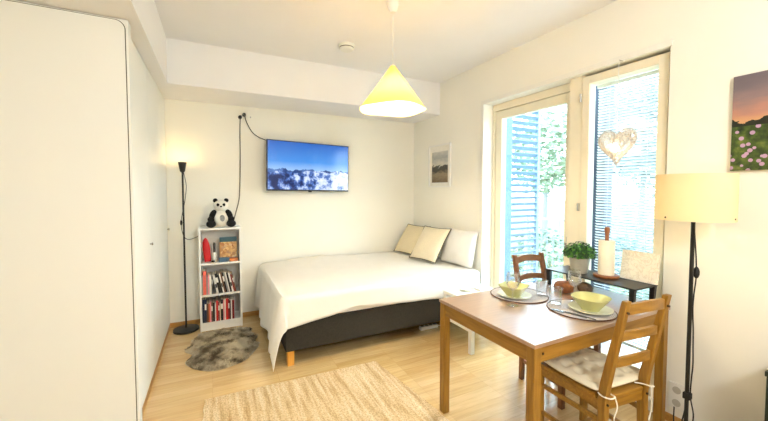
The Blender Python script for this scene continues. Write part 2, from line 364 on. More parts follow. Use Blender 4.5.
WM = {}   # world matrix of every empty / parent origin we create
def obj(name, bm, mat, parent=None, smooth=False, local=False, label=None, bevel=0, origin=None):
    """link bm as one mesh. With a parent, world coordinates are taken into the parent's space unless local."""
    if parent is not None:
        T = Matrix()
        if not local: T = WM[parent.name].inverted()
        bmesh.ops.transform(bm, matrix=T, verts=bm.verts)
        loc = Vector((0, 0, 0))
        o_m = None
    xs = [v.co for v in bm.verts]
    if parent is None and not local:
        if origin is not None: loc = Vector(origin)
        else:
            mn = [min(p[i] for p in xs) for i in range(3)]; mxx = [max(p[i] for p in xs) for i in range(3)]
            loc = Vector(((mn[0]+mxx[0])/2, (mn[1]+mxx[1])/2, mn[2]))
        bmesh.ops.translate(bm, vec=-loc, verts=bm.verts)
    elif parent is None: loc = Vector((0, 0, 0))
    if origin is not None and parent is not None:      # origin given in parent space
        loc = Vector(origin) if local else (WM[parent.name].inverted() @ Vector(origin))
        bmesh.ops.translate(bm, vec=-loc, verts=bm.verts)
    bmesh.ops.recalc_face_normals(bm, faces=bm.faces)
    me = bpy.data.meshes.new(name); bm.to_mesh(me); bm.free()
    if smooth:
        for p in me.polygons: p.use_smooth = True
        try: me.set_sharp_from_angle(angle=math.radians(40))
        except Exception: pass
    for mm in (mat if isinstance(mat, (list, tuple)) else [mat]): me.materials.append(mm)
    o = bpy.data.objects.new(name, me); COL.objects.link(o); o.location = loc
    if parent is not None: o.parent = parent
    WM[o.name] = (WM[parent.name] if parent is not None else Matrix()) @ Matrix.Translation(loc)
    if bevel:
        b = o.modifiers.new('bevel', 'BEVEL'); b.width = bevel; b.segments = 2; b.limit_method = 'ANGLE'
    if label: o['label'] = label
    return o
def tag(o, label, cat, group=None, kind=None):
    o['label'] = label; o['category'] = cat
    if group: o['group'] = group
    if kind: o['kind'] = kind
    return o
def thing(name, label, cat, loc=(0, 0, 0), rz=0.0, group=None, kind=None):
    o = bpy.data.objects.new(name, None); COL.objects.link(o); o.location = loc; o.rotation_euler = (0, 0, rz)
    o.empty_display_size = 0.1
    WM[o.name] = Matrix.Translation(loc) @ Matrix.Rotation(rz, 4, 'Z')
    return tag(o, label, cat, group, kind)
def structure(name, bm, mat, label=None, parent=None, smooth=False, bevel=0):
    o = obj(name, bm, mat, parent, smooth=smooth, bevel=bevel)
    if parent is None:
        o['kind'] = 'structure'
        if label: o['label'] = label
    return o
def dup(root, loc, rz=None, label=None):
    r = root.copy(); COL.objects.link(r); r.location = loc
    if rz is not None: r.rotation_euler = (0, 0, rz)
    if label: r['label'] = label
    for ch in list(root.children):
        c = ch.copy(); COL.objects.link(c); c.parent = r
        for g in list(ch.children):
            d = g.copy(); COL.objects.link(d); d.parent = c
    return r
def B(*a, **k):
    bm = bmesh.new(); box(bm, *a, **k); return bm
BM = bmesh.new

# ------------------------------------------------------------------ the room
XW = 2.55; YB = 4.20; XL = -0.44; ZC = 2.78; ZD = 2.39; YF = -2.2; XF = -2.4
DX = -0.35; DY = 3.58
structure('floor', B(XF, XW+0.12, YF, YB+0.02, -0.06, 0), M['floor'], 'pale three-strip parquet floor of the whole room')
structure('ceiling', B(XF, XW+0.1, YF, YB+0.1, ZC, ZC+0.08), M['ceiling'], 'white flat ceiling')
bm = BM(); box(bm, XF, DX, YF, DY, ZD, ZC); structure('trim_1', bm, M['ceiling'], 'dropped ceiling box along the wardrobe side')
bm = BM(); box(bm, XF, XW, DY, YB, ZD, ZC); structure('trim_2', bm, M['ceiling'], 'dropped ceiling box above the bed wall')
structure('wall_back', B(XF, XW+0.1, YB, YB+0.1, 0, ZC), M['wall'], 'warm white wall behind the bed')
structure('wall_front', B(XF, XW+0.1, YF-0.1, YF, 0, ZC), M['wall'], 'white wall behind the viewer')
structure('wall_left', B(XF-0.1, XF, YF, YB, 0, ZC), M['wall'], 'white wall at the far left')
# right wall with one opening for the glazed doors
OY0, OY1, OZ0, OZ1 = 1.155, 2.79, 0.06, 2.345
bm = BM(); WT = 0.24
box(bm, XW, XW+WT, YF, OY0, 0, ZC); box(bm, XW, XW+WT, OY1, YB, 0, ZC); box(bm, XW, XW+WT, OY0, OY1, OZ1, ZC); box(bm, XW, XW+WT, OY0, OY1, -0.06, OZ0)
structure('wall_right', bm, M['wall'], 'warm white wall with the glazed balcony doors')
bm = BM()
for a in ((XW-0.012, XW, OY1, OY1+0.045, 0.0, OZ1+0.04), (XW-0.012, XW, OY0-0.012, OY1, OZ1, OZ1+0.04)): box(bm, *a, bev=0.003)
structure('trim_3', bm, M['trimw'], 'narrow white casing round the balcony doors')
# glazed door leaf (left) and tall window leaf (right)
XG = 2.63
def leaf(kindname, y0, y1, z0, z1, st, sb, label, x0=XG-0.02, x1=XG+0.045):
    bm = BM()
    box(bm, x0, x1, y0, y0+st, z0, z1, bev=0.004); box(bm, x0, x1, y1-st, y1, z0, z1, bev=0.004)
    box(bm, x0, x1, y0+st, y1-st, z0, z0+sb, bev=0.004); box(bm, x0, x1, y0+st, y1-st, z1-st, z1, bev=0.004)
    d = obj(kindname, bm, M['frame']); d['kind'] = 'structure'; d['label'] = label
    xm = (x0+x1)/2; g = obj('glass_pane', B(xm, xm+0.006, y0+st-0.005, y1-st+0.005, z0+sb-0.005, z1-st+0.005), M['pane'], d)
    return d
dr = leaf('door_1', 1.86, 2.748, 0.075, 2.27, 0.082, 0.16, 'cream framed glazed balcony door', 2.675, 2.735)
wn = leaf('window_1', 1.175, 1.745, 0.075, 2.325, 0.058, 0.16, 'cream framed tall narrow window beside the door', XG-0.045, XG+0.03)
bm = BM()   # fixed frame: mullion, head and jamb
box(bm, XG-0.035, 2.745, 1.75, 1.857, OZ0, OZ1, bev=0.003); box(bm, 2.665, 2.745, 1.86, OY1-0.003, 2.275, OZ1-0.002, bev=0.003)
box(bm, 2.665, 2.745, 2.752, OY1-0.003, OZ0, 2.275, bev=0.003); box(bm, XG-0.01, XG+0.07, OY0+0.002, OY0+0.018, OZ0, OZ1, bev=0.002)
box(bm, XG+0.032, XG+0.07, OY0+0.02, 1.75, 2.27, OZ1-0.002)
box(bm, 2.665, 2.745, 1.86, 2.75, OZ0, 0.073)
structure('trim_4', bm, M['frame'], 'cream fixed frame and post between door and window')
for z in (2.17, 1.32):
    bm = BM(); cyl(bm, (XG-0.052, 1.752, z-0.03), (XG-0.052, 1.752, z+0.03), 0.009, seg=14); obj('hinge', bm, M['chrome'], wn, smooth=True)
# door handle: lever on the door's stile next to the post
bm = BM(); cyl(bm, (2.675, 1.90, 1.0), (2.635, 1.90, 1.0), 0.008); beam(bm, (2.635, 1.90, 1.005), (2.635, 1.90, 0.90), 0.013, 0.013, xa=(0, 1, 0)); box(bm, 2.667, 2.675, 1.887, 1.913, 0.95, 1.06, bev=0.003)
obj('door_handle', bm, M['chrome'], dr, smooth=True)
# skirting
bm = BM(); box(bm, XL, XW, YB-0.012, YB, 0, 0.05, bev=0.003); structure('baseboard_back', bm, M['skirt'])
bm = BM(); box(bm, XW-0.012, XW, YF, OY0, 0, 0.05, bev=0.003); box(bm, XW-0.012, XW, OY1+0.04, YB-0.012, 0, 0.05, bev=0.003); structure('baseboard_right', bm, M['skirt'])

# Venetian blind hanging inside the tall window
t = thing('venetian_blind', 'white venetian blind with thin level slats inside the tall narrow window', 'blind', (XG+0.05, 1.46, 0.3))
bm = BM()
for k in range(88):
    z = 0.36+k*0.0213
    box(bm, -0.010, 0.010, 1.245-1.46, 1.675-1.46, -0.0006, 0.0006, rot=R('Y', 38), at=(XG+0.05, 1.46, z))
obj('slat', bm, plain('blind_slat_white', rgb(214, 221, 225), 0.5, var=0.01), t)['kind'] = 'stuff'
obj('head_rail', B(XG+0.036, XG+0.064, 1.24, 1.68, 2.235, 2.26, bev=0.002), M['whitepl'], t)
obj('bottom_rail', B(XG+0.038, XG+0.062, 1.245, 1.675, 0.325, 0.345, bev=0.002), M['whitepl'], t)
for y in (1.33, 1.59):
    bm = BM(); cyl(bm, (XG+0.05, y, 0.335), (XG+0.05, y, 2.24), 0.0012, seg=6); obj('cord', bm, M['whitepl'], t)

# ------------------------------------------------------------------ balcony and garden
structure('trim_5', B(XW+WT, 4.55, 0.2, 4.0, -0.14, -0.02), plain('balcony_concrete', rgb(140, 148, 154), 0.8, var=0.06), 'concrete balcony slab outside the doors')
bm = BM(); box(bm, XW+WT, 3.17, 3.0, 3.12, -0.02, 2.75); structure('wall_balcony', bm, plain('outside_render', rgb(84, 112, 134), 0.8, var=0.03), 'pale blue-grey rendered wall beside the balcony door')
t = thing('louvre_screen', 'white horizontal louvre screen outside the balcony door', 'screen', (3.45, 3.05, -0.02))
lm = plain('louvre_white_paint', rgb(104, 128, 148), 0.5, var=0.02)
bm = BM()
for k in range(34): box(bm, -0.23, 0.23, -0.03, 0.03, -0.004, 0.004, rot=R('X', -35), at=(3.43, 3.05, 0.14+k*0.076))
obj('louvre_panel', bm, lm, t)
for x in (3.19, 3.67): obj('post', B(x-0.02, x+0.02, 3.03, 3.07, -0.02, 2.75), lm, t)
# balcony railing
t = thing('balcony_railing', 'thin pale metal railing along the outer edge of the balcony', 'railing', (4.45, 1.8, -0.02))
rm = plain('railing_metal', rgb(120, 136, 146), 0.45)
obj('top_rail', B(4.43, 4.47, 0.3, 3.9, 1.0, 1.03), rm, t)
obj('bottom_rail', B(4.435, 4.465, 0.3, 3.9, 0.08, 0.10), rm, t)
bm = BM()
for k in range(37): cyl(bm, (4.45, 0.3+k*0.1, 0.09), (4.45, 0.3+k*0.1, 1.01), 0.006, seg=6)
obj('baluster', bm, rm, t)['kind'] = 'stuff'
for y in (0.32, 2.1, 3.88): obj('post', B(4.43, 4.47, y-0.02, y+0.02, -0.02, 1.0), rm, t)
# pipe seen as the dark upright behind the blind
bm = BM(); box(bm, 3.30, 3.42, 1.985, 2.17, -0.02, 2.75)
tag(obj('balcony_column', bm, plain('column_slate_blue', rgb(30, 50, 72), 0.6, var=0.06)), 'slate blue square column on the balcony behind the blind', 'column')
bm = BM(); box(bm, 4.5, 60, -30, 70, -0.9, -0.8); structure('ground', bm, plain('lawn_grass', rgb(96, 106, 80), 0.95, var=0.1, scale=3), 'sunlit lawn beyond the balcony')
def blob_crown(bm, c, r, n, zs=0.8, seed=0, leaf=0.09):
    rnd = random.Random(seed)
    for i in range(n):
        d = Vector((rnd.gauss(0, 1), rnd.gauss(0, 1), rnd.gauss(0, 1))).normalized()*(r*(0.55+0.5*rnd.random()))
        d.z *= zs; p = Vector(c)+d
        nn = Vector((rnd.gauss(0, 1), rnd.gauss(0, 1), rnd.gauss(0, 1)+0.6)).normalized(); x, y = frame_axes(nn); s = leaf*(0.7+0.7*rnd.random())
        bm.faces.new([bm.verts.new(p+x*s*a+y*s*b) for a, b in ((-1, 0), (0, -0.5), (1, 0), (0, 0.5))])
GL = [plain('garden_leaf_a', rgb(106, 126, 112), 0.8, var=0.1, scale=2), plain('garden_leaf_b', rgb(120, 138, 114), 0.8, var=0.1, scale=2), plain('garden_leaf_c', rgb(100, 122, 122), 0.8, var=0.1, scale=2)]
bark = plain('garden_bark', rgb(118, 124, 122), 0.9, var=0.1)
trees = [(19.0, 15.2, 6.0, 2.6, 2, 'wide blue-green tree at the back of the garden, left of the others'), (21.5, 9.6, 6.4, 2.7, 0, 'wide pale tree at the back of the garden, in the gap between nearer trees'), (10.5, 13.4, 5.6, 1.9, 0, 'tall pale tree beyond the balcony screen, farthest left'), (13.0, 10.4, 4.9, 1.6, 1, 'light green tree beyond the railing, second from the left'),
         (13.2, 6.7, 5.4, 1.5, 2, 'blue-green tree seen behind the window blind'), (17.6, 5.4, 6.2, 2.0, 1, 'broad light green tree at the right behind the blind')]
for i, (x, y, h, r, k, lb) in enumerate(trees):
    t = thing('tree', lb, 'tree', (x, y, -0.8), 0, 'trees in the garden')
    bm = BM(); cyl(bm, (x, y, -0.8), (x+0.1, y, h*0.55-0.8), 0.13, 0.07, 10); obj('trunk', bm, bark, t, smooth=True)
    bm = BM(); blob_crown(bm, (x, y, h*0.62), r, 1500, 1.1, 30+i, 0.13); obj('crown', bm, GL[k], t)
shr = [(7.4, 8.3, 0.8), (8.9, 7.2, 0.8), (7.3, 5.1, 0.75), (9.4, 5.2, 0.8), (7.4, 3.3, 0.8), (6.6, 6.6, 0.6), (9.4, 3.2, 0.8)]
sl = ['leftmost shrub beyond the railing', 'second shrub from the left beyond the railing', 'third shrub from the left beyond the railing', 'shrub beyond the railing, farther from it than its neighbours', 'shrub beyond the railing behind the blind', 'small shrub closest to the railing', 'rightmost shrub beyond the railing behind the blind']
for i, (x, y, r) in enumerate(shr):
    bm = BM(); blob_crown(bm, (x, y, -0.8+r*0.6), r, 700, 0.75, 60+i, 0.07)
    for k in range(5):
        a = k*1.26; cyl(bm, (x, y, -0.8), (x+math.cos(a)*r*0.5, y+math.sin(a)*r*0.5, -0.8+r*0.7), 0.02, 0.008, 6)
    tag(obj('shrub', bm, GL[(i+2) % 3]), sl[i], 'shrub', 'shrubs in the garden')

# ------------------------------------------------------------------ wardrobe side
t = thing('tall_cabinet', 'tall plain white cabinet with a rounded door corner, nearest the viewer on the left', 'cabinet', (-0.93, 2.36, 0))
YC = 2.345
obj('carcass', B(-1.42, -0.408, YC+0.006, 2.43, 0, ZD-0.003), M['cabinet'], t)
obj('body', B(-1.42, -0.46, 2.431, 2.445, 0, ZD-0.003), M['cabinet'], t)
bm = BM()   # door slab with a rounded top right corner, standing 6 mm proud, a dark sheet behind it stands for the gap's shade
def rslab(bm, x0, x1, z0, z1, y0, y1, r, n=8):
    pts = [(x0, z0), (x1, z0)]
    for k in range(n+1):
        a = k*PI/2/n; pts.append((x1-r+r*math.cos(a), z1-r+r*math.sin(a)))
    pts.append((x0, z1))
    A = [bm.verts.new((x, y0, z)) for x, z in pts]; Bv = [bm.verts.new((x, y1, z)) for x, z in pts]
    bm.faces.new(A); bm.faces.new(Bv[::-1])
    for i in range(len(pts)):
        j = (i+1) % len(pts); bm.faces.new((A[i], Bv[i], Bv[j], A[j]))
rslab(bm, -1.415, -0.4185, 0.0, ZD-0.009, YC+0.0035, YC+0.0062, 0.047); obj('door_gap_shade', bm, M['gap'], t)
bm = BM(); rslab(bm, -1.42, -0.4225, 0.0, ZD-0.013, YC, YC+0.0038, 0.044); obj('door', bm, M['cabinet'], t)

def wardrobe(y0, y1, doors, knobs, label):
    t = thing('wardrobe', label, 'wardrobe', (XL-0.3, (y0+y1)/2, 0), 0, None)
    obj('carcass', B(XL-0.6, XL-0.02, y0, y1, 0.05, ZD-0.003), M['cabinet'], t)
    obj('plinth', B(XL-0.6, XL-0.001, y0, y1, 0, 0.045), M['skirt'], t)
    for i, (a, b) in enumerate(doors):
        d = obj('door', B(XL-0.02, XL, a+0.0008, b-0.0008, 0.052, ZD-0.006, bev=0.0012), M['cabinet'], t)
        if knobs[i]:
            bm = BM(); cyl(bm, (XL, knobs[i], 1.048), (XL+0.016, knobs[i], 1.048), 0.006, 0.009, 14)
            cyl(bm, (XL+0.016, knobs[i], 1.048), (XL+0.02, knobs[i], 1.048), 0.011, 0.009, 14); obj('knob', bm, M['chrome'], d, smooth=True)
wardrobe(2.45, 3.145, [(2.451, 3.144)], [3.091], 'white single-door wardrobe next to the tall plain cabinet, its small knob nearer the viewer')
wardrobe(3.15, YB-0.002, [(3.15, 3.67), (3.672, 4.19)], [None, 4.15], 'white two-door wardrobe reaching the bed wall beside the black floor lamp')

# ------------------------------------------------------------------ bookshelf and contents
SX0, SX1, SY0, SY1 = -0.150, 0.250, 3.925, 4.188
t = thing('bookcase', 'low narrow white bookcase with three compartments against the bed wall', 'bookcase', (0.05, 4.055, 0))
TH = 0.018
for x in (SX0, SX1-TH): obj('side_panel', B(x, x+TH, SY0, SY1, 0, 1.06, bev=0.001), M['white'], t)
obj('top_panel', B(SX0+TH, SX1-TH, SY0, SY1, 1.042, 1.06), M['white'], t)
SH = [0.085, 0.375, 0.70]
for z in SH: obj('shelf', B(SX0+TH, SX1-TH, SY0+0.002, SY1-0.006, z-TH, z), M['white'], t)
obj('plinth', B(SX0+TH, SX1-TH, SY0+0.01, SY0+0.022, 0, 0.067), M['white'], t)
obj('back_panel', B(SX0+TH, SX1-TH, SY1-0.005, SY1, 0.0, 1.042), M['white'], t)
PAGES = plain('book_pages', rgb(226, 218, 196), 0.9)
bmats = {}
def bmatof(n, c):
    if n not in bmats: bmats[n] = plain('cover_'+n, rgb(*c), 0.55, var=0.12, scale=40)
    return bmats[n]
def book(x, w, h, d, z, tilt, colname, c, label, group, band=None):
    """upright book, spine facing -Y at SY0+0.02; tilt leans the top towards -X"""
    bm = BM(); y0 = SY0+0.018
    box(bm, 0, 0.0016, 0, d, 0, h); box(bm, w-0.0016, w, 0, d, 0, h); box(bm, 0, w, -0.0015, 0.0008, 0, h)
    nf = len(bm.faces); box(bm, 0.0018, w-0.0018, 0.001, d-0.004, 0.003, h-0.003)
    bm.faces.ensure_lookup_table()
    for f in bm.faces[nf:]: f.material_index = 1
    if band:
        nf = len(bm.faces); box(bm, 0.001, w-0.001, -0.0022, -0.0014, h*band[0], h*band[1]); bm.faces.ensure_lookup_table()
        for f in bm.faces[nf:]: f.material_index = 2
    bmesh.ops.transform(bm, matrix=Matrix.Translation((x, y0, z)) @ R('Y', -tilt), verts=bm.verts)
    ms = [bmatof(colname, c), PAGES]+([bmatof(band[2], band[3])] if band else [])
    return tag(obj('book', bm, ms), label, 'book', group)
W_ = ('white', (232, 226, 216)); K_ = ('black', (26, 24, 26)); RD = ('red', (206, 44, 44)); DR = ('dark_red', (128, 26, 30)); GR = ('grey', (150, 146, 142)); BR = ('brown', (104, 70, 46))
NV = ('navy', (30, 42, 66)); PK = ('pink', (232, 150, 156)); OG = ('orange', (214, 98, 52)); SA = ('salmon', (236, 108, 92)); CR = ('cream', (222, 206, 170))
mid = [(GR, .010, .20), (SA, .030, .245), (GR, .012, .20), (PK, .016, .20), (W_, .020, .205), (K_, .010, .19), (W_, .020, .20), (K_, .024, .21), (K_, .016, .20), (W_, .012, .21), (BR, .014, .22), (K_, .016, .22), (GR, .014, .22), (W_, .010, .22), (K_, .018, .215), (W_, .016, .21), (DR, .012, .19), (BR, .014, .185)]
ORD = ['first', 'second', 'third', 'fourth', 'fifth', 'sixth', 'seventh', 'eighth', 'ninth', 'tenth', 'eleventh', 'twelfth', 'thirteenth', 'fourteenth', 'fifteenth', 'sixteenth', 'seventeenth', 'eighteenth', 'nineteenth']
def row(lst, z, shelfname, group, leanfrom, lean, gap=0.0012):
    x = SX0+TH+0.004
    for i, ((cn, c), w, h) in enumerate(lst):
        tilt = lean if i >= leanfrom else 0
        tall = 'thick ' if w > 0.022 else ('thin ' if w < 0.013 else '')
        lb = tall+cn.replace('_', ' ')+' book, '+ORD[i]+' from the left on the '+shelfname+' shelf'
        ww = w*0.93
        if i == leanfrom: x += h*math.sin(math.radians(lean))*0.95
        zz = z+0.0006
        bd = (0.55, 0.8, 'white', (232, 226, 216)) if cn in ('black', 'dark_red', 'brown', 'navy') and i % 2 else ((0.3, 0.5, 'black', (26, 24, 26)) if cn in ('white', 'cream') and i % 3 == 0 else None)
        book(x, ww, h, 0.14+0.02*((i*7) % 3), zz, tilt, cn, c, lb, group, bd)
        x += ww/math.cos(math.radians(tilt))+gap
    return x
xe1 = row(mid, SH[1], 'middle', 'books on the middle shelf', 6, 11)
low = [(NV, .020, .24), (NV, .018, .24), (BR, .018, .20), (OG, .012, .19), (PK, .012, .215), (BR, .014, .205), (K_, .020, .20), (W_, .010, .19), (RD, .020, .215), (DR, .014, .20), (CR, .010, .19), (K_, .024, .22), (PK, .012, .215), (W_, .012, .22), (RD, .022, .225), (DR, .014, .215), (K_, .012, .20), (W_, .012, .21), (DR, .022, .20)]
xe0 = row(low, SH[0], 'bottom', 'books on the bottom shelf', 99, 0)
print('book ends', round(xe1, 3), round(xe0, 3), 'limit', SX1-TH)
# top compartment
bm = BM(); bm0 = []
prof = [(0.0, 0), (0.03, 0), (0.034, 0.06), (0.036, 0.14), (0.03, 0.20), (0.018, 0.235), (0.006, 0.25), (0, 0.252)]
lathe(bm, prof, seg=24); bmesh.ops.scale(bm, vec=(1.0, 0.7, 1), verts=bm.verts)
bmesh.ops.transform(bm, matrix=Matrix.Translation((-0.070, 4.02, SH[2]+0.004)) @ R('Y', -5), verts=bm.verts)
tag(obj('red_case', bm, plain('red_fabric_case', rgb(200, 22, 28), 0.6, var=0.1), smooth=True), 'tall tapering red case leaning in the top compartment', 'case')
t = thing('bottle', 'small white bottle with a tall black neck in the top compartment', 'bottle', (-0.008, 4.0, SH[2]))
bm = BM(); lathe(bm, [(0, 0.001), (0.017, 0.001), (0.018, 0.01), (0.018, 0.09), (0.010, 0.10), (0, 0.10)], (-0.008, 4.0, SH[2]), 20); obj('body', bm, M['whitepl'], t, smooth=True)
bm = BM(); lathe(bm, [(0, 0.10), (0.011, 0.10), (0.012, 0.19), (0.007, 0.205), (0, 0.205)], (-0.008, 4.0, SH[2]), 16); obj('cap', bm, M['black'], t, smooth=True)
bm = BM(); ball(bm, (-0.022, 3.955, SH[2]+0.013), 0.013, (1.4, 1, 0.9)); tag(obj('small_black_pebble', bm, M['rubber'], smooth=True), 'small black object in front of the white bottle', 'ornament')
def boxart():
    m, nt, out = newmat('printed_box_art')
    p = N(nt, 'ShaderNodeBsdfPrincipled'); p.inputs['Roughness'].default_value = 0.5
    tc = N(nt, 'ShaderNodeTexCoord'); sp = N(nt, 'ShaderNodeSeparateXYZ'); nt.links.new(tc.outputs['Object'], sp.inputs[0])
    vo = N(nt, 'ShaderNodeTexVoronoi'); vo.inputs['Scale'].default_value = 42; nt.links.new(tc.outputs['Object'], vo.inputs['Vector'])
    sc = N(nt, 'ShaderNodeSeparateColor'); nt.links.new(vo.outputs['Color'], sc.inputs[0])
    r = ramp(nt, [(0.0, rgb(170, 110, 60)), (0.3, rgb(222, 186, 128)), (0.6, rgb(198, 150, 90)), (0.8, rgb(150, 84, 50)), (1, rgb(230, 206, 160))], sc.outputs[0])
    f = mathn(nt, 'GREATER_THAN', sp.outputs['Z'], 0.195)
    f2 = mathn(nt, 'LESS_THAN', sp.outputs['Z'], 0.03)
    c = mixc(nt, f, r.outputs[0], rgb(50, 92, 104)); c = mixc(nt, f2, c, rgb(90, 130, 150))
    nt.links.new(c, p.inputs['Base Color']); nt.links.new(p.outputs[0], out.inputs[0]); return m
bm = BM(); box(bm, -0.085, 0.085, -0.022, 0.022, 0, 0.245, bev=0.002); bmesh.ops.transform(bm, matrix=R('X', -4), verts=bm.verts)
o = obj('printed_box', bm, boxart(), local=True); o.location = (0.127, 4.03, SH[2]+0.003)
tag(o, 'large flat printed box with teal top and tan picture in the top compartment', 'box')
tag(obj('small_box', B(0.03, 0.115, 3.94, 3.975, SH[2]+0.0005, SH[2]+0.045, bev=0.002), plain('blue_card', rgb(66, 96, 120), 0.6)), 'small blue box in front of the printed box', 'box')
tag(obj('card_box', B(0.135, 0.215, 3.94, 3.975, SH[2]+0.0005, SH[2]+0.035, bev=0.002), plain('orange_card', rgb(200, 120, 66), 0.6)), 'small orange box beside the small blue box', 'box')

# panda plush
t = thing('plush_panda', 'black and white plush panda sitting on top of the bookcase', 'plush toy', (0.062, 4.02, 1.06), 0)
c = Vector((0.062, 4.02, 1.0605))
def pe(name, parts, mat, par):
    bm = BM()
    for off, r, sc, rot in parts: ball(bm, c+Vector(off), r, sc, rot)
    return obj(name, bm, mat, par, smooth=True)
bd = pe('body', [((0, 0, 0.079), 0.07, (0.95, 0.8, 1.12), None)], M['pinkish'], t)
pe('belly_print', [((0.008, -0.0505, 0.085), 0.022, (1, 0.35, 1.4), None)], M['plushg'], bd)
hd = pe('head', [((0, -0.01, 0.20), 0.056, (1.12, 0.92, 0.92), None), ((0.0, -0.055, 0.187), 0.024, (1.1, 0.8, 0.8), None)], M['pinkish'], t)
for s in (-1, 1):
    pe('ear', [((s*0.046, -0.005, 0.247), 0.02, (1, 0.6, 1), None)], M['plushb'], hd)
    pe('eye_patch', [((s*0.024, -0.057, 0.208), 0.0125, (1, 0.5, 1.2), R('Y', s*25))], M['plushb'], hd)
    pe('arm', [((s*0.068, -0.012, 0.115), 0.03, (0.95, 0.9, 1.7), R('Y', s*-22)), ((s*0.085, -0.03, 0.075), 0.028, (1, 1, 1), None)], M['plushb'], t)
    pe('leg', [((s*0.084, -0.04, 0.034), 0.034, (1.2, 1.1, 0.98), None), ((s*0.07, 0.0, 0.04), 0.034, (1, 1.2, 1), None)], M['plushb'], t)
pe('nose', [((0, -0.076, 0.194), 0.008, (1.3, 0.8, 0.8), None)], M['plushb'], hd)
t.scale = (1.14, 1.14, 1.14)

# ------------------------------------------------------------------ left floor lamp
LX, LY = -0.284, 4.052
t = thing('floor_lamp', 'slim black uplighter floor lamp between the wardrobe and the bookcase', 'floor lamp', (LX, LY, 0))
bm = BM(); lathe(bm, [(0, 0.0), (0.118, 0.0), (0.12, 0.006), (0.118, 0.02), (0.09, 0.026), (0.02, 0.032), (0, 0.032)], (LX, LY, 0), 40); obj('base', bm, M['black'], t, smooth=True)
bm = BM(); cyl(bm, (LX, LY, 0.03), (LX, LY, 1.66), 0.009); obj('pole', bm, M['black'], t, smooth=True)
bm = BM(); lathe(bm, [(0.012, 1.63), (0.024, 1.645), (0.026, 1.66), (0.040, 1.735), (0.037, 1.735), (0.022, 1.665), (0, 1.66)], (LX, LY, 0), 28); obj('lamp_shade', bm, M['black'], t, smooth=True)
bm = BM(); ball(bm, (LX, LY, 1.70), 0.018); obj('bulb', bm, emis('warm_bulb', (1, 0.72, 0.35, 1), 8), t, smooth=True)
bm = BM(); tube(bm, [(LX+0.01, LY-0.005, 1.63), (LX+0.03, LY, 1.5), (LX+0.02, LY, 1.38), (LX+0.008, LY, 1.3), (LX-0.02, LY-0.01, 1.15), (LX-0.018, LY-0.01, 1.05), (LX+0.005, LY-0.01, 0.97), (LX+0.04, LY+0.03, 0.94), (LX+0.10, LY+0.08, 0.95), (LX+0.155, LY+0.13, 0.98)], 0.0032, 6); obj('cord', bm, M['rubber'], t, smooth=True)
bm = BM(); ball(bm, (LX-0.021, LY-0.011, 1.12), 0.011, (1, 1, 2.6)); obj('switch', bm, M['rubber'], t, smooth=True)

# ------------------------------------------------------------------ television and cables
TW, THt = 1.02, 0.575
t = thing('television', 'black flat television showing snowy mountains, mounted on the bed wall', 'television', (1.035, 4.10, 1.725), math.radians(7))
L = dict(local=True)
obj('bezel', B(-TW/2, TW/2, -0.018, 0.018, -THt/2, THt/2, bev=0.004), M['tvback'], t, **L)
obj('screen', B(-TW/2+0.01, TW/2-0.01, -0.0195, -0.0182, -THt/2+0.016, THt/2-0.010), screen_mat(TW-0.02, THt-0.03), t, **L)
bm = BM(); box(bm, -0.2, 0.2, 0.017, 0.04, -0.18, 0.16, bev=0.01); obj('rear_housing', bm, M['tvback'], t, **L)
bm = BM(); box(bm, -0.05, 0.05, 0.04, 0.085, -0.05, 0.05); obj('wall_bracket', bm, M['black'], t, **L)
bm = BM(); box(bm, -0.02, 0.02, -0.016, 0.0, -THt/2-0.012, -THt/2+0.001, bev=0.002); obj('sensor', bm, M['tvback'], t, **L)
t.rotation_euler = (0, math.radians(0.8), math.radians(7))
for (x, z, lb) in ((0.276, 2.266, 'black plug at the top of the long hanging cable, lower of the two'), (0.318, 2.296, 'black plug above the television cable, higher of the two')):
    bm = BM(); cyl(bm, (x, YB, z), (x, YB-0.035, z), 0.021, 0.017, 18); tag(obj('plug', bm, M['rubber'], smooth=True), lb, 'plug', 'plugs high on the bed wall')
bm = BM(); tube(bm, [(0.276, 4.172, 2.255), (0.272, 4.19, 2.1), (0.270, 4.19, 1.8), (0.262, 4.19, 1.5), (0.25, 4.19, 1.34), (0.215, 4.194, 1.2), (0.19, 4.195, 1.1), (0.185, 4.195, 1.075)], 0.005, 8); tag(obj('power_cable', bm, plain('cable_grey', rgb(92, 84, 74), 0.6), smooth=True), 'long dark cable hanging down the wall behind the panda', 'cable')
bm = BM(); tube(bm, [(0.322, 4.172, 2.285), (0.345, 4.19, 2.21), (0.40, 4.19, 2.11), (0.47, 4.185, 2.055), (0.56, 4.13, 2.01), (0.62, 4.11, 1.95)], 0.0045, 8); tag(obj('television_cable', bm, M['rubber'], smooth=True), 'black cable curving from the plug to the television corner', 'cable')
bm = BM(); cyl(bm, (0.385, YB, 2.275), (0.385, YB-0.006, 2.275), 0.008, seg=12); tag(obj('wall_nail', bm, M['chrome']), 'tiny metal nail in the wall right of the plugs', 'nail')

# ------------------------------------------------------------------ bed
BX0, BX1, BY0, BY1 = 0.47, 2.50, 2.82, 4.17
t = thing('bed', 'double bed with a dark fabric base and wooden legs against the window wall', 'bed', (1.5, 3.5, 0))
obj('base', B(BX0+0.03, BX1, BY0, BY1, 0.125, 0.37, bev=0.012), M['bedbase'], t)
obj('mattress', B(BX0+0.03, BX1, BY0, BY1, 0.372, 0.572, bev=0.03), M['mattress'], t)
for x, y in ((BX0+0.075, BY0+0.045), (BX0+0.075, BY1-0.05), (BX1-0.06, BY0+0.045), (BX1-0.06, BY1-0.05)):
    bm = BM(); beam(bm, (x, y, 0), (x, y, 0.127), 0.055, 0.055); obj('leg', bm, M['bedleg'], t, bevel=0.003)
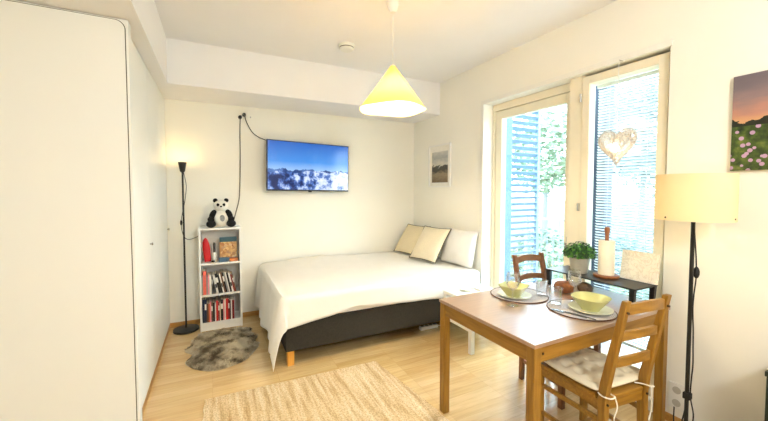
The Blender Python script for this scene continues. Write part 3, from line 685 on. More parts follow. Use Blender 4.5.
# leg under the near foot corner is visible below the spread
# bedspread: cloth laid over the mattress, hanging at the foot and the front
def spread():
    bm = BM(); top = 0.594
    ax0, ax1 = -0.485, BX1-BX0-0.02       # along X from foot overhang to head
    by0, by1 = -0.42, BY1-BY0-0.01       # along Y from front overhang
    nx, ny = 90, 66; grid = []
    for i in range(nx+1):
        a = ax0+(ax1-ax0)*i/nx; col = []
        for j in range(ny+1):
            tj = j/ny
            # front hem depth varies along the bed
            fr = max(0, a)/(ax1)
            hem = 0.275-0.085*min(1, fr/0.3)+0.07*max(0, (fr-0.3)/0.7)
            if a < 0.0: hem = 0.275+0.05*min(1, -a/0.3)
            b = -hem+(by1+hem)*tj
            oa = max(0.0, -a); ob = max(0.0, -b)
            d = math.hypot(oa, ob)
            hx = max(a, 0.0); hy = max(b, 0.0)
            # rounding at the edge
            r = 0.035
            def fall(d):
                if d < r*PI/2: th = d/r; return r*math.sin(th), r*(1-math.cos(th))
                return r, r+(d-r*PI/2)
            out, dn = fall(d)
            dirx, diry = ((oa/d, ob/d) if d > 1e-6 else (0, 0))
            fold = 0.0
            if d > 0.03:
                k = min(1, (d-0.03)/0.3)
                if oa > 0 and ob > 0: fold = 0.03*k
                elif oa > 0: fold = k*(0.018*math.sin(hy*9.5+0.6)+0.012*math.sin(hy*21))
                else: fold = k*(0.008*math.sin(hx*7.0)+0.006*math.sin(hx*17+1))
            flare = 0.10*max(0, d-0.05) if oa > 0 else 0.02*d
            o2 = out+fold*1.0+flare
            x = BX0+0.02+hx-dirx*o2+0.0; y = BY0-0.004+hy-diry*o2
            z = top-dn
            if d < 1e-6:
                p = Vector((x*2.4, y*2.4, 0.3)); z += 0.012*noise.noise(p)+0.005*noise.noise(p*3.1)
                z += 0.05*math.exp(-((y-4.0)/0.25)**2-((x-1.1)/0.5)**2)      # bunched up against the wall
                z -= 0.01*max(0, 1-min(hx, hy)/0.08)
                p2 = Vector((x*9, y*5, 2.0)); z += 0.003*noise.noise(p2)
            else: x += 0.004*noise.noise(Vector((x*8, y*8, z*8)))
            z = max(z, 0.012)
            col.append(bm.verts.new((x, y, z)))
        grid.append(col)
    for i in range(nx):
        for j in range(ny): bm.faces.new((grid[i][j], grid[i+1][j], grid[i+1][j+1], grid[i][j+1]))
    return bm
o = obj('bedspread', spread(), M['spread'], smooth=True)
sm = o.modifiers.new('thick', 'SOLIDIFY'); sm.thickness = 0.006; sm.offset = 1
tag(o, 'white cotton bedspread draped over the double bed, corner hanging to the floor', 'bedspread')

def pillow_mesh(w, h, th, corner=0.10, n=22, pinch=0.06, seedv=0):
    bm = BM(); out = {}
    for s in (1, -1):
        for i in range(n+1):
            for j in range(n+1):
                u = -1+2*i/n; v = -1+2*j/n
                if s == -1 and (i in (0, n) or j in (0, n)): out[(s, i, j)] = out[(1, i, j)]; continue
                k = (max(0, 1-abs(u)**2.6)*max(0, 1-abs(v)**2.6))**0.55
                x = u*w/2*(1-pinch*(1-v*v)**1*abs(u)**3*1.0); z = v*h/2*(1-pinch*(1-u*u)*abs(v)**3)
                y = s*th/2*k*(1+0.18*noise.noise(Vector((u*2+seedv, v*2, s))))
                out[(s, i, j)] = bm.verts.new((x, y, z))
        for i in range(n):
            for j in range(n):
                q = [out[(s, i, j)], out[(s, i+1, j)], out[(s, i+1, j+1)], out[(s, i, j+1)]]
                bm.faces.new(q if s == 1 else q[::-1])
    ring = [out[(1, i, 0)].co.copy() for i in range(n)]+[out[(1, n, j)].co.copy() for j in range(n)]+[out[(1, i, n)].co.copy() for i in range(n, 0, -1)]+[out[(1, 0, j)].co.copy() for j in range(n, 0, -1)]
    return bm, ring
def pillow(name, label, cat, loc, rz, tilt, w, h, th, mat, piping=False, seedv=0, group=None, roll=0):
    """local +Z is up the pillow, local Y its thickness; it leans back by tilt"""
    t = thing(name, label, cat, loc, rz, group)
    bm, ring = pillow_mesh(w, h, th, seedv=seedv)
    Mx = R('X', tilt) @ Matrix.Translation((0, 0, h/2)) @ R('Y', roll)
    bmesh.ops.transform(bm, matrix=Mx, verts=bm.verts)
    obj('cover', bm, mat, t, smooth=True, local=True)
    if piping:
        b2 = BM(); tube(b2, [Mx @ p for p in ring], 0.0055, 6, smooth=0, closed=True); obj('piping', b2, M['piping'], t, smooth=True, local=True)
    return t
# faces look towards -X (the foot): thickness axis along X, so rotate about Z by 90 degrees
PZ = 0.607
pillow('pillow', 'plain white pillow standing upright at the head of the bed, behind the cream cushions', 'pillow', (2.425, 3.09, PZ), math.radians(-86), -13, 0.52, 0.41, 0.14, M['pillow_w'])
pillow('throw_cushion', 'cream linen cushion with dark piping, nearer the window, leaning on the white pillow', 'cushion', (2.15, 3.36, PZ+0.03), math.radians(-78), -36, 0.43, 0.45, 0.12, M['linen2'], True, 3, 'piped cushions on the bed')
pillow('throw_cushion', 'tan linen cushion with dark piping, in the wall corner of the bed', 'cushion', (2.19, 3.84, PZ+0.025), math.radians(-80), -36, 0.44, 0.43, 0.12, M['linen'], True, 6, 'piped cushions on the bed')

# power strip and cables under the bed
t = thing('power_strip', 'white power strip lying on the floor under the head of the bed', 'power strip', (1.99, 2.98, 0))
bm = BM(); box(bm, 1.89, 2.10, 2.955, 3.005, 0.0, 0.035, bev=0.006); obj('body', bm, M['whitepl'], t)
for k in range(4):
    bm = BM(); cyl(bm, (1.92+k*0.05, 2.98, 0.035), (1.92+k*0.05, 2.98, 0.037), 0.017, seg=16); obj('socket', bm, plain('socket_grey', rgb(170, 168, 160), 0.5), t)
bm = BM(); tube(bm, [(2.10, 2.98, 0.012), (2.18, 2.96, 0.006), (2.26, 2.99, 0.006), (2.32, 3.1, 0.006), (2.40, 3.2, 0.006)], 0.004, 6); obj('cord', bm, M['whitepl'], t, smooth=True)

# ------------------------------------------------------------------ bedside table
t = thing('side_table', 'small low white side table between the bed and the dining table', 'side table', (2.24, 2.56, 0))
sx0, sx1, sy0, sy1, sz = 2.0, 2.48, 2.32, 2.735, 0.475
obj('table_top', B(sx0, sx1, sy0, sy1, sz-0.03, sz, bev=0.004), M['white'], t)
for x in (sx0+0.022, sx1-0.022):
    for y in (sy0+0.022, sy1-0.022): obj('leg', B(x-0.02, x+0.02, y-0.02, y+0.02, 0, sz-0.03, bev=0.002), M['white'], t)
obj('shelf', B(sx0+0.01, sx1-0.01, sy0+0.043, sy1-0.043, 0.19, 0.215, bev=0.002), M['white'], t)
bm = BM(); lathe(bm, [(0, 0), (0.05, 0), (0.068, 0.012), (0.07, 0.02), (0.064, 0.018), (0.045, 0.008), (0, 0.007)], (2.19, 2.62, sz), 28); tag(obj('dish', bm, M['ceramic_w'], smooth=True), 'small pale round dish on the white side table', 'dish')
tag(obj('folded_cloth', B(2.28, 2.42, 2.52, 2.64, sz+0.0005, sz+0.024, bev=0.008), M['pillow_w'], smooth=True), 'folded white cloth on the white side table beside the dish', 'cloth')

# ------------------------------------------------------------------ rugs
def rug():
    bm = BM(); P = [Vector((-0.085, 2.625, 0)), Vector((1.195, 2.59, 0)), Vector((1.285, 1.0, 0)), Vector((-0.12, 1.0, 0))]
    n = 40; G = []
    for s in (0, 1):
        g = []
        for i in range(n+1):
            r_ = []
            for j in range(n+1):
                u = i/n; v = j/n
                xr = 1.195+0.10*min(1, v*2.0); xl = -0.085-0.03*v
                y = (2.625*(1-u)+2.59*u)*(1-v)+1.0*v
                x = xl*(1-u)+xr*u
                x += 0.004*math.sin(v*70) if i in (0, n) else 0
                z = 0.0005 if s == 0 else 0.009+0.0015*noise.noise(Vector((x*12, y*12, 0)))
                r_.append(bm.verts.new((x, y, z)))
            g.append(r_)
        G.append(g)
    for s in (0, 1):
        for i in range(n):
            for j in range(n):
                q = [G[s][i][j], G[s][i+1][j], G[s][i+1][j+1], G[s][i][j+1]]; bm.faces.new(q)
    for i in range(n):
        for (a, b) in (((i, 0), (i+1, 0)), ((i, n), (i+1, n)), ((0, i), (0, i+1)), ((n, i), (n, i+1))):
            bm.faces.new((G[0][a[0]][a[1]], G[0][b[0]][b[1]], G[1][b[0]][b[1]], G[1][a[0]][a[1]]))
    return bm
t = thing('jute_rug', 'large pale woven jute rug in the middle of the floor', 'rug', (0.6, 1.8, 0))
obj('weave', rug(), M['rug'], t, smooth=False)
bm = BM()
for k in range(60):
    v = k/60; x = 1.197+0.10*min(1, v*2.0); y = 2.58-v*1.57
    tube(bm, [(x-0.004, y, 0.005), (x+0.008, y+random.uniform(-.006, .006), 0.004)], 0.0022, 5, 2)
obj('fringe', bm, plain('jute_fringe', rgb(206, 172, 118), 0.95), t)['kind'] = 'stuff'

def sheepskin():
    bm = BM()
    out = [(-0.22, 3.62), (-0.26, 3.50), (-0.20, 3.40), (-0.245, 3.28), (-0.20, 3.17), (-0.10, 3.06), (0.0, 3.02), (0.12, 3.05), (0.22, 3.11), (0.30, 3.24), (0.35, 3.36), (0.33, 3.47), (0.36, 3.57), (0.30, 3.68), (0.33, 3.80), (0.22, 3.86), (0.08, 3.89), (-0.06, 3.905), (-0.16, 3.86), (-0.20, 3.74)]
    O = spline([(a, b, 0) for a, b in out]+[(out[0][0], out[0][1], 0)], 5)[:-1]
    c = Vector((0.05, 3.46, 0)); m = 9; rings = []
    for k in range(m+1):
        f = k/m; ring = []
        for i, p in enumerate(O):
            q = c+(p-c)*f; z = 0.028*(1-f**3)+0.004+0.008*noise.noise(Vector((q.x*14, q.y*14, 1)))
            if k == m: z = 0.002
            ring.append(bm.verts.new((q.x, q.y, max(z, 0.002))))
        rings.append(ring)
    n = len(O)
    for A, Bq in zip(rings[1:], rings[2:]):
        for i in range(n): bm.faces.new((A[i], A[(i+1) % n], Bq[(i+1) % n], Bq[i]))
    cv = bm.verts.new((c.x, c.y, 0.03))
    for i in range(n): bm.faces.new((cv, rings[1][i], rings[1][(i+1) % n]))
    rnd = random.Random(3)
    for k in range(3800):      # tufts
        i = rnd.randrange(n); f = math.sqrt(rnd.random())*0.99; q = c+(O[i].lerp(O[(i+1) % n], rnd.random())-c)*f
        if q.y > 3.90: continue
        zb = 0.024*(1-f**3)+0.003; a = noise.noise(Vector((q.x*5, q.y*5, 7)))*5+rnd.uniform(-.6, .6)
        d = Vector((math.cos(a), math.sin(a), 0)); s = Vector((-d.y, d.x, 0))*0.006; l = rnd.uniform(0.018, 0.036)
        b0 = q+Vector((0, 0, zb))
        tip = b0+d*l+Vector((0, 0, 0.012*rnd.random()+0.002))
        if tip.y > 3.915: tip.y = 3.915
        m1 = b0+d*l*0.45+Vector((0, 0, 0.014))
        v = [bm.verts.new(x) for x in (b0-s, b0+s, m1+s*0.8, m1-s*0.8, tip)]
        bm.faces.new((v[0], v[1], v[2], v[3])); bm.faces.new((v[3], v[2], v[4]))
    return bm
tag(obj('sheepskin_rug', sheepskin(), M['fur'], smooth=False), 'mottled grey-brown fur rug on the floor in front of the bookcase', 'fur rug')

# ------------------------------------------------------------------ dining table
TX0, TX1, TY0, TY1, TZ = 1.305, 2.485, 1.08, 1.83, 0.745
t = thing('dining_table', 'rectangular stained pine dining table laid for two', 'table', ((TX0+TX1)/2, (TY0+TY1)/2, 0))
bm = BM(); box(bm, TX0, TX1, TY0, TY1, TZ-0.02, TZ, bev=0.003); obj('table_top', bm, M['pine_top_glare'], t)
a = 0.006
for y0, y1 in ((TY0+a+0.008, TY0+a+0.028), (TY1-a-0.028, TY1-a-0.008)): obj('apron', B(TX0+0.05, TX1-0.05, y0, y1, TZ-0.10, TZ-0.02, bev=0.001), M['pine_x'], t)
for x0, x1 in ((TX0+a+0.008, TX0+a+0.028), (TX1-a-0.028, TX1-a-0.008)): obj('apron', B(x0, x1, TY0+0.05, TY1-0.05, TZ-0.10, TZ-0.02, bev=0.001), M['pine_y'], t)
LW = 0.046
for x in (TX0+a, TX1-a-LW):
    for y in (TY0+a, TY1-a-LW): obj('leg', B(x, x+LW, y, y+LW, 0, TZ-0.02, bev=0.003), M['pine_z'], t)
for (x, y) in ((TX0+a+LW+0.02, TY0+a+0.008), ):
    bm = BM(); cyl(bm, (x, y, TZ-0.06), (x, y-0.003, TZ-0.06), 0.006, seg=12); obj('bolt', bm, M['screw'], t)

# ------------------------------------------------------------------ dining chairs (local: front = +Y, back at -Y)
def chair(label, mats, loc, rz, group):
    mx, mz = mats
    t = thing('dining_chair', label, 'chair', loc, rz, group); K = dict(local=True)
    W = 0.39; D = 0.40; SZ = 0.44; HB = 0.945
    wr = 0.318   # rear width
    for s in (-1, 1):
        bm = BM(); beam(bm, (s*(W/2-0.018), D/2-0.02, 0), (s*(W/2-0.018), D/2-0.02, SZ-0.02), 0.034, 0.034); obj('leg', bm, mz, t, bevel=0.003, **K)
        # rear post: vertical to the seat and raked above it
        bm = BM(); xr = s*(wr/2-0.016)
        pts = [(-0.195, 0.0), (-0.185, SZ-0.03), (-0.195, SZ+0.06), (-0.285, HB)]
        dep = [0.030, 0.042, 0.042, 0.026]
        prev = None
        for (y, z), dd in zip(pts, dep):
            ring = [bm.verts.new((xr+sx*0.016, y+sy*dd/2, z)) for sx, sy in ((-1, -1), (1, -1), (1, 1), (-1, 1))]
            if prev: 
                for i in range(4): bm.faces.new((prev[i], prev[(i+1) % 4], ring[(i+1) % 4], ring[i]))
            else: bm.faces.new(ring[::-1])
            prev = ring
        bm.faces.new(prev); p = obj('leg', bm, mz, t, bevel=0.003, **K)
        for z, yy in ((HB-0.055, -0.274), (SZ-0.035, -0.188)):
            b2 = BM(); cyl(b2, (xr, yy-0.014, z), (xr, yy-0.024, z), 0.0055, seg=12); obj('screw', b2, M['screw'], p, **K)
        bm = BM(); beam(bm, (s*(W/2-0.018), D/2-0.03, SZ-0.045), (s*(wr/2-0.016), -0.18, SZ-0.045), 0.02, 0.042, xa=(1, 0, 0)); obj('side_rail', bm, mx, t, **K)
        for zs in (0.31, 0.15):
            bm = BM(); beam(bm, (s*(W/2-0.018), D/2-0.03, zs), (s*(wr/2-0.016), -0.185, zs), 0.014, 0.024, xa=(1, 0, 0)); obj('stretcher', bm, mx, t, **K)
    bm = BM(); box(bm, -W/2+0.03, W/2-0.03, D/2-0.03, D/2-0.01, SZ-0.07, SZ-0.02); obj('front_rail', bm, mx, t, **K)
    bm = BM(); box(bm, -wr/2+0.03, wr/2-0.03, -0.195, -0.175, SZ-0.07, SZ-0.02); obj('rear_rail', bm, mx, t, **K)
    bm = BM(); box(bm, -W/2+0.03, W/2-0.03, 0.0, 0.02, 0.138, 0.160); obj('stretcher', bm, mx, t, **K)
    bm = BM()  # seat slab, tapering backwards
    pts = [(-W/2, D/2), (W/2, D/2), (wr/2-0.034, -0.2+0.005), (-wr/2+0.034, -0.2+0.005)]
    pts = [(-W/2, D/2+0.005), (W/2, D/2+0.005), (wr/2+0.004, -0.155), (wr/2-0.034, -0.155), (wr/2-0.034, -0.2), (-wr/2+0.034, -0.2), (-wr/2+0.034, -0.155), (-wr/2-0.004, -0.155)]
    A = [bm.verts.new((x, y, SZ-0.02)) for x, y in pts]; Bq = [bm.verts.new((x, y, SZ)) for x, y in pts]
    bm.faces.new(A[::-1]); bm.faces.new(Bq)
    for i in range(len(pts)): j = (i+1) % len(pts); bm.faces.new((A[i], A[j], Bq[j], Bq[i]))
    obj('seat', bm, mx, t, bevel=0.003, **K)
    for zc, hh in ((HB-0.045, 0.050), (HB-0.185, 0.042), (HB-0.325, 0.045)):
        y0 = -0.195-(zc-(SZ+0.06))*0.09/(HB-SZ-0.06)
        bm = BM(); n = 12; prev = None
        for i in range(n+1):
            u = -1+2*i/n; x = u*(wr/2-0.030); bow = -0.022*(1-u*u); arch = 0.012*(1-u*u)
            ring = [bm.verts.new((x, y0+bow+sy*0.008, zc+arch+sz*hh/2)) for sy, sz in ((-1, -1), (1, -1), (1, 1), (-1, 1))]
            if prev:
                for k in range(4): bm.faces.new((prev[k], prev[(k+1) % 4], ring[(k+1) % 4], ring[k]))
            else: bm.faces.new(ring[::-1])
            prev = ring
        bm.faces.new(prev); obj('back_slat', bm, mx, t, **K)
    return t
PX = (M['pine_x'], M['pine_z']); 
near_loc = (1.868, 1.175, 0); near_rz = math.radians(-6)
ch1 = chair('golden pine ladder-back dining chair nearest the viewer, cream pad on its seat', PX, near_loc, near_rz, 'dining chairs')
bx = wood('pine_backlit_shade_x', rgb(128, 84, 48), rgb(156, 108, 66), 0)  # far chair's pine made darker, its backlit shade is in the colour
ch2 = chair('pine ladder-back dining chair, coloured darker as backlit, on the far side of the table against the balcony door', (bx, M['backlit_pine_z']), (2.235, 1.655, 0), math.radians(180-2), 'dining chairs')
# near chair cushion
t = thing('seat_cushion', 'tufted cream seat pad tied to the near dining chair', 'cushion', (near_loc[0], near_loc[1], 0.44), near_rz)
def pad():
    bm = BM(); n = 44; out = {}; w = 0.385; d = 0.37
    tufts = [(a, b) for a in (-0.66, -0.22, 0.22, 0.66) for b in (-0.66, -0.22, 0.22, 0.66)]
    for s in (1, -1):
        for i in range(n+1):
            for j in range(n+1):
                u = -1+2*i/n; v = -1+2*j/n
                if s == -1 and (i in (0, n) or j in (0, n)): out[(s, i, j)] = out[(1, i, j)]; continue
                k = (max(0, 1-abs(u)**5)*max(0, 1-abs(v)**5))**0.5
                z = 0.026+s*0.023*k
                if s == 1:
                    for a, b in tufts: z -= 0.022*math.exp(-((u-a)**2+(v-b)**2)/0.011)
                    z += 0.003*noise.noise(Vector((u*5, v*5, 3)))*k
                else: z = max(z, 0.001)
                sc = 1-0.06*(u*u*v*v)
                out[(s, i, j)] = bm.verts.new((u*w/2*sc*(1+0.03*v), v*d/2*sc+0.005, z))
        for i in range(n):
            for j in range(n):
                q = [out[(s, i, j)], out[(s, i+1, j)], out[(s, i+1, j+1)], out[(s, i, j+1)]]; bm.faces.new(q if s == 1 else q[::-1])
    return bm
obj('pad', pad(), M['seatpad'], t, smooth=True, local=True)
for s in (-1, 1):
    bm = BM(); xr = s*0.143; y = -0.19
    tube(bm, [(xr-s*0.04, -0.17, 0.012), (xr-s*0.022, -0.20, 0.016), (xr-s*0.012, -0.235, 0.02), (xr+s*0.012, -0.232, 0.014), (xr+s*0.024, -0.2, 0.01), (xr+s*0.018, -0.17, 0.012)], 0.0035, 6)
    tube(bm, [(xr-s*0.012, -0.236, 0.018), (xr-s*0.02, -0.242, -0.03), (xr-s*0.008, -0.236, -0.09), (xr-s*0.028, -0.238, -0.15), (xr-s*0.022, -0.236, -0.19 if s < 0 else -0.13)], 0.0032, 6)
    obj('tie', bm, M['tie'], t, smooth=True, local=True)

# ------------------------------------------------------------------ on the table
Z0 = TZ
def placemat(x, y, label):
    t = thing('placemat', label, 'placemat', (x, y, Z0), 0, 'round placemats on the dining table')
    bm = BM(); lathe(bm, [(0, 0.0005), (0.178, 0.0005), (0.178, 0.005), (0, 0.005)], (0, 0, 0), 56); obj('weave', bm, M['placemat'], t, local=True)
    bm = BM(); tube(bm, [(0.181*math.cos(2*PI*k/56), 0.181*math.sin(2*PI*k/56), 0.004) for k in range(56)], 0.0035, 6, 0, True); obj('rim', bm, M['matrim'], t, local=True, smooth=True)
placemat(1.835, 1.655, 'round grey woven placemat on the table end nearer the bed')
placemat(1.935, 1.285, 'round grey woven placemat in front of the near chair')
def plate(x, y, r, label):
    bm = BM(); z = Z0+0.0055
    lathe(bm, [(0, 0), (r*0.62, 0), (r*0.7, 0.004), (r, 0.014), (r, 0.017), (r*0.68, 0.0075), (0, 0.006)], (x, y, z), 48); tag(obj('plate', bm, M['ceramic_w'], smooth=True), label, 'plate', 'plates under the bowls')
plate(1.775, 1.635, 0.105, 'pale round plate under the bowl nearer the bed')
plate(1.965, 1.245, 0.115, 'pale round plate under the bowl by the near chair')
def bowl(x, y, s, rz, label, h=0.072, sq=0.35):
    bm = BM(); z = 0.0
    lathe(bm, [(0, 0), (s*0.42, 0), (s*0.44, 0.006), (s*0.62, h*0.42), (s*0.84, h*0.85), (s*0.92, h), (s*0.885, h), (s*0.78, h*0.8), (s*0.56, h*0.42), (s*0.38, 0.012), (0, 0.010)], (0, 0, 0), 56, sq=sq)
    o = obj('bowl', bm, M['ceramic_y'], smooth=True, local=True); o.location = (x, y, Z0+0.0125); o.rotation_euler = (0, 0, rz)
    tag(o, label, 'bowl', 'yellow-green bowls')
bowl(1.765, 1.635, 0.092, math.radians(20), 'squarish yellow-green bowl nearer the bed', 0.07, 0.6)
bowl(1.965, 1.245, 0.108, math.radians(10), 'wide yellow-green bowl beside the near chair', 0.075, 0.12)
def tumbler(x, y, label):
    bm = BM(); lathe(bm, [(0, 0.0005), (0.031, 0.0005), (0.033, 0.01), (0.038, 0.112), (0.0365, 0.112), (0.0315, 0.014), (0, 0.012)], (x, y, Z0), 32); tag(obj('tumbler', bm, M['glass'], smooth=True), label, 'glass', 'tumblers on the dining table')
tumbler(1.945, 1.535+0.03, 'clear tumbler at the edge of the placemat nearer the bed')
tumbler(1.87, 1.405, 'clear tumbler standing between the two placemats')
def wineglass(x, y, zb, label):
    bm = BM(); lathe(bm, [(0, 0.001), (0.034, 0.001), (0.033, 0.003), (0.006, 0.008), (0.0035, 0.02), (0.0035, 0.085), (0.008, 0.095), (0.030, 0.115), (0.040, 0.145), (0.038, 0.175), (0.031, 0.205), (0.030, 0.205), (0.0368, 0.175), (0.0385, 0.145), (0.029, 0.117), (0.006, 0.098), (0, 0.097)], (x, y, zb), 36)
    tag(obj('wine_glass', bm, M['glass'], smooth=True), label, 'wine glass', 'wine glasses on the dining table')
wineglass(2.04, 1.40, Z0, 'clear wine glass behind the bowl of the near chair')
wineglass(1.632, 1.52, Z0+0.0005, 'clear wine glass in front of the bowl nearer the bed')
def cutlery(name, x, y, rz, kindn, label):
    bm = BM(); z = 0.0
    tube(bm, [(0, -0.09, 0.002), (0, -0.03, 0.004), (0, 0.03, 0.004)], 0.003, 6)
    if kindn == 'knife': beam(bm, (0, 0.02, 0.003), (0.002, 0.115, 0.002), 0.014, 0.0015, 0.008, 0.001)
    else:
        box(bm, -0.009, 0.009, 0.03, 0.055, 0.001, 0.003)
        for k in range(4): box(bm, -0.009+k*0.0052, -0.0066+k*0.0052, 0.05, 0.098, 0.001, 0.003)
    o = obj(name, bm, M['spoon'], local=True); o.location = (x, y, Z0+0.0062); o.rotation_euler = (0, 0, rz)
    tag(o, label, 'cutlery')
cutlery('knife', 1.822, 1.225, math.radians(14), 'knife', 'steel knife on the near placemat left of the plate')
cutlery('fork', 1.80, 1.262, math.radians(14), 'fork', 'steel fork on the near placemat at its left edge')

# black riser shelf at the window end of the table
t = thing('riser_shelf', 'black metal riser shelf standing on the window end of the dining table', 'shelf', (2.36, 1.46, Z0))
RX0, RX1, RY0, RY1, RZ = 2.232, 2.482, 1.148, 1.765, 0.864
obj('shelf_board', B(RX0, RX1, RY0, RY1, RZ-0.010, RZ, bev=0.003), M['black'], t)
for x in (RX0+0.014, RX1-0.014):
    for y in (RY0+0.02, RY1-0.02):
        bm = BM(); beam(bm, (x, y+(0.004 if y < 1.4 else -0.004), Z0+0.0005), (x, y, RZ-0.009), 0.022, 0.024, 0.026, 0.030, xa=(1, 0, 0)); obj('leg', bm, M['black'], t)
# wicker and gourd below the riser
bm = BM(); lathe(bm, [(0, 0.001), (0.05, 0.001), (0.066, 0.02), (0.072, 0.045), (0.064, 0.068), (0.04, 0.082), (0.014, 0.088), (0, 0.088)], (2.17, 1.575, Z0), 28)
for k in range(7): tube(bm, [(2.17+0.0735*math.cos(2*PI*i/28)*(1-0.0025*(k-2)**2*8 if k > 2 else 0.92+0.03*k), 1.575+0.0735*math.sin(2*PI*i/28)*(1-0.0025*(k-2)**2*8 if k > 2 else 0.92+0.03*k), Z0+0.012+k*0.0105) for i in range(28)], 0.004, 5, 0, True)
bmesh.ops.transform(bm, matrix=Matrix.Translation((2.18, 1.575, Z0)) @ Matrix.Diagonal((0.86, 0.86, 0.86, 1)) @ Matrix.Translation((-2.17, -1.575, -Z0)), verts=bm.verts)
tag(obj('wicker_basket', bm, M['wicker'], smooth=True), 'round brown wicker basket on the table in front of the black riser', 'basket')
bm = BM(); lathe(bm, [(0, 0.001), (0.03, 0.001), (0.045, 0.02), (0.048, 0.04), (0.036, 0.062), (0.012, 0.072), (0, 0.072)], (2.285, 1.49, Z0), 26)
tag(obj('wooden_pot', bm, M['wicker2'], smooth=True), 'dark brown round pot under the black riser', 'pot')

# plant
px, py = 2.345, 1.575
t = thing('potted_plant', 'bushy small-leaved green plant in a pale grey pot on the black riser', 'plant', (px, py, RZ))
bm = BM(); lathe(bm, [(0, 0.0005), (0.052, 0.0005), (0.055, 0.01), (0.064, 0.085), (0.067, 0.095), (0.067, 0.108), (0.061, 0.108), (0.058, 0.085), (0, 0.083)], (px, py, RZ), 36); obj('pot', bm, M['pot'], t, smooth=True)
bm = BM(); lathe(bm, [(0, 0.09), (0.0585, 0.09), (0.0585, 0.084), (0, 0.084)], (px, py, RZ), 24); obj('soil', bm, M['soil'], t)
for mi, (mt, sd, n) in enumerate(((M['leaf'], 5, 650), (M['leaf2'], 9, 420))):
    rnd = random.Random(sd); bm = BM()
    for k in range(n):
        th = rnd.random()*2*PI; ph = math.acos(rnd.random()*1.05-0.05 if True else 0)
        rr = 0.112*(0.55+0.45*rnd.random()); d = Vector((math.sin(ph)*math.cos(th), math.sin(ph)*math.sin(th), math.cos(ph)*0.88))
        p = Vector((px, py, RZ+0.122))+d*rr
        nn = (d+Vector((rnd.uniform(-.6, .6), rnd.uniform(-.6, .6), rnd.uniform(-.2, .8)))).normalized(); x, y = frame_axes(nn); a_ = rnd.random()*PI
        x2 = x*math.cos(a_)+y*math.sin(a_); y2 = nn.cross(x2); s = 0.0105*(0.7+0.6*rnd.random())
        vs = [bm.verts.new(p+x2*s*u+y2*s*v+nn*w) for u, v, w in ((-1, 0, 0), (-.3, -.55, .001), (.5, -.45, .001), (1, 0, -0.002), (.5, .45, .001), (-.3, .55, .001))]
        bm.faces.new(vs)
    if mi == 0:
        for k in range(34):
            th = rnd.random()*2*PI; rr = rnd.random()*0.085
            tube(bm, [(px, py, RZ+0.09), (px+math.cos(th)*rr*0.6, py+math.sin(th)*rr*0.6, RZ+0.13), (px+math.cos(th)*rr, py+math.sin(th)*rr, RZ+0.185-rr*0.5)], 0.0012, 4, 3)
    obj('foliage' if mi == 0 else 'young_foliage', bm, mt, t)

# kitchen roll on a wooden holder
kx, ky = 2.385, 1.41
t = thing('kitchen_roll_holder', 'round wooden kitchen roll holder on the black riser', 'holder', (kx, ky, RZ))
bm = BM(); lathe(bm, [(0, 0.0005), (0.074, 0.0005), (0.078, 0.006), (0.078, 0.014), (0.074, 0.018), (0, 0.018)], (kx, ky, RZ), 40); obj('base', bm, M['knobwood'], t, smooth=True)
bm = BM(); lathe(bm, [(0, 0.018), (0.012, 0.018), (0.012, 0.29), (0.015, 0.30), (0.017, 0.325), (0.013, 0.34), (0, 0.343)], (kx, ky, RZ), 22); obj('spindle', bm, M['knobwood'], t, smooth=True)
bm = BM(); lathe(bm, [(0.018, 0.0186), (0.048, 0.0186), (0.0485, 0.03), (0.0485, 0.245), (0.046, 0.25), (0.018, 0.25), (0.018, 0.0186)], (kx, ky, RZ), 36); tag(obj('kitchen_roll', bm, M['paper'], smooth=True), 'white kitchen paper roll standing on its wooden holder', 'kitchen roll')
# relief canvas leaning on the wall at the end of the riser
bm = BM(); box(bm, -0.009, 0.009, -0.108, 0.108, 0, 0.19, bev=0.002); bmesh.ops.transform(bm, matrix=R('Y', 8), verts=bm.verts)
o = obj('relief_canvas', bm, relief_mat(), local=True); o.location = (2.445, 1.243, RZ+0.003); tag(o, 'small cream canvas with a pale leaf relief leaning at the end of the riser', 'canvas')

# ------------------------------------------------------------------ right floor lamp
QX, QY = 2.30, 0.912
t = thing('floor_lamp', 'tall black floor lamp with a wide cream drum shade beside the dining table', 'floor lamp', (QX, QY, 0))
bm = BM(); lathe(bm, [(0, 0), (0.135, 0), (0.137, 0.006), (0.134, 0.02), (0.02, 0.03), (0, 0.03)], (QX, QY, 0), 44); obj('base', bm, M['black'], t, smooth=True)
bm = BM(); cyl(bm, (QX, QY, 0.028), (QX, QY, 1.40), 0.0095); obj('pole', bm, M['black'], t, smooth=True)
bm = BM(); SR = 0.166; lathe(bm, [(SR, 1.296), (SR, 1.54), (SR-0.003, 1.54), (SR-0.003, 1.296), (SR, 1.296)], (QX, QY, 0), 64)
o = obj('lamp_shade', bm, shade_mat('cream_drum_shade', rgb(250, 236, 200), 0.35), t, smooth=True)
for a_ in (-3.49, -1.59, 0.9):
    bm = BM(); d = Vector((math.cos(a_), math.sin(a_), 0)); c0 = Vector((QX, QY, 1.312))+d*SR; cyl(bm, c0-d*0.001, c0+d*0.0022, 0.0042, seg=10); obj('rivet', bm, M['screw'], o)
bm = BM()
for k in range(3):
    a_ = k*2*PI/3; cyl(bm, (QX, QY, 1.33), (QX+math.cos(a_)*(SR-0.003), QY+math.sin(a_)*(SR-0.003), 1.33), 0.002, seg=6)
obj('shade_carrier', bm, M['black'], t)
bm = BM(); ball(bm, (QX, QY, 1.44), 0.03); obj('bulb', bm, emis('warm_bulb_shaded', (1, 0.74, 0.38, 1), 3), t, smooth=True)
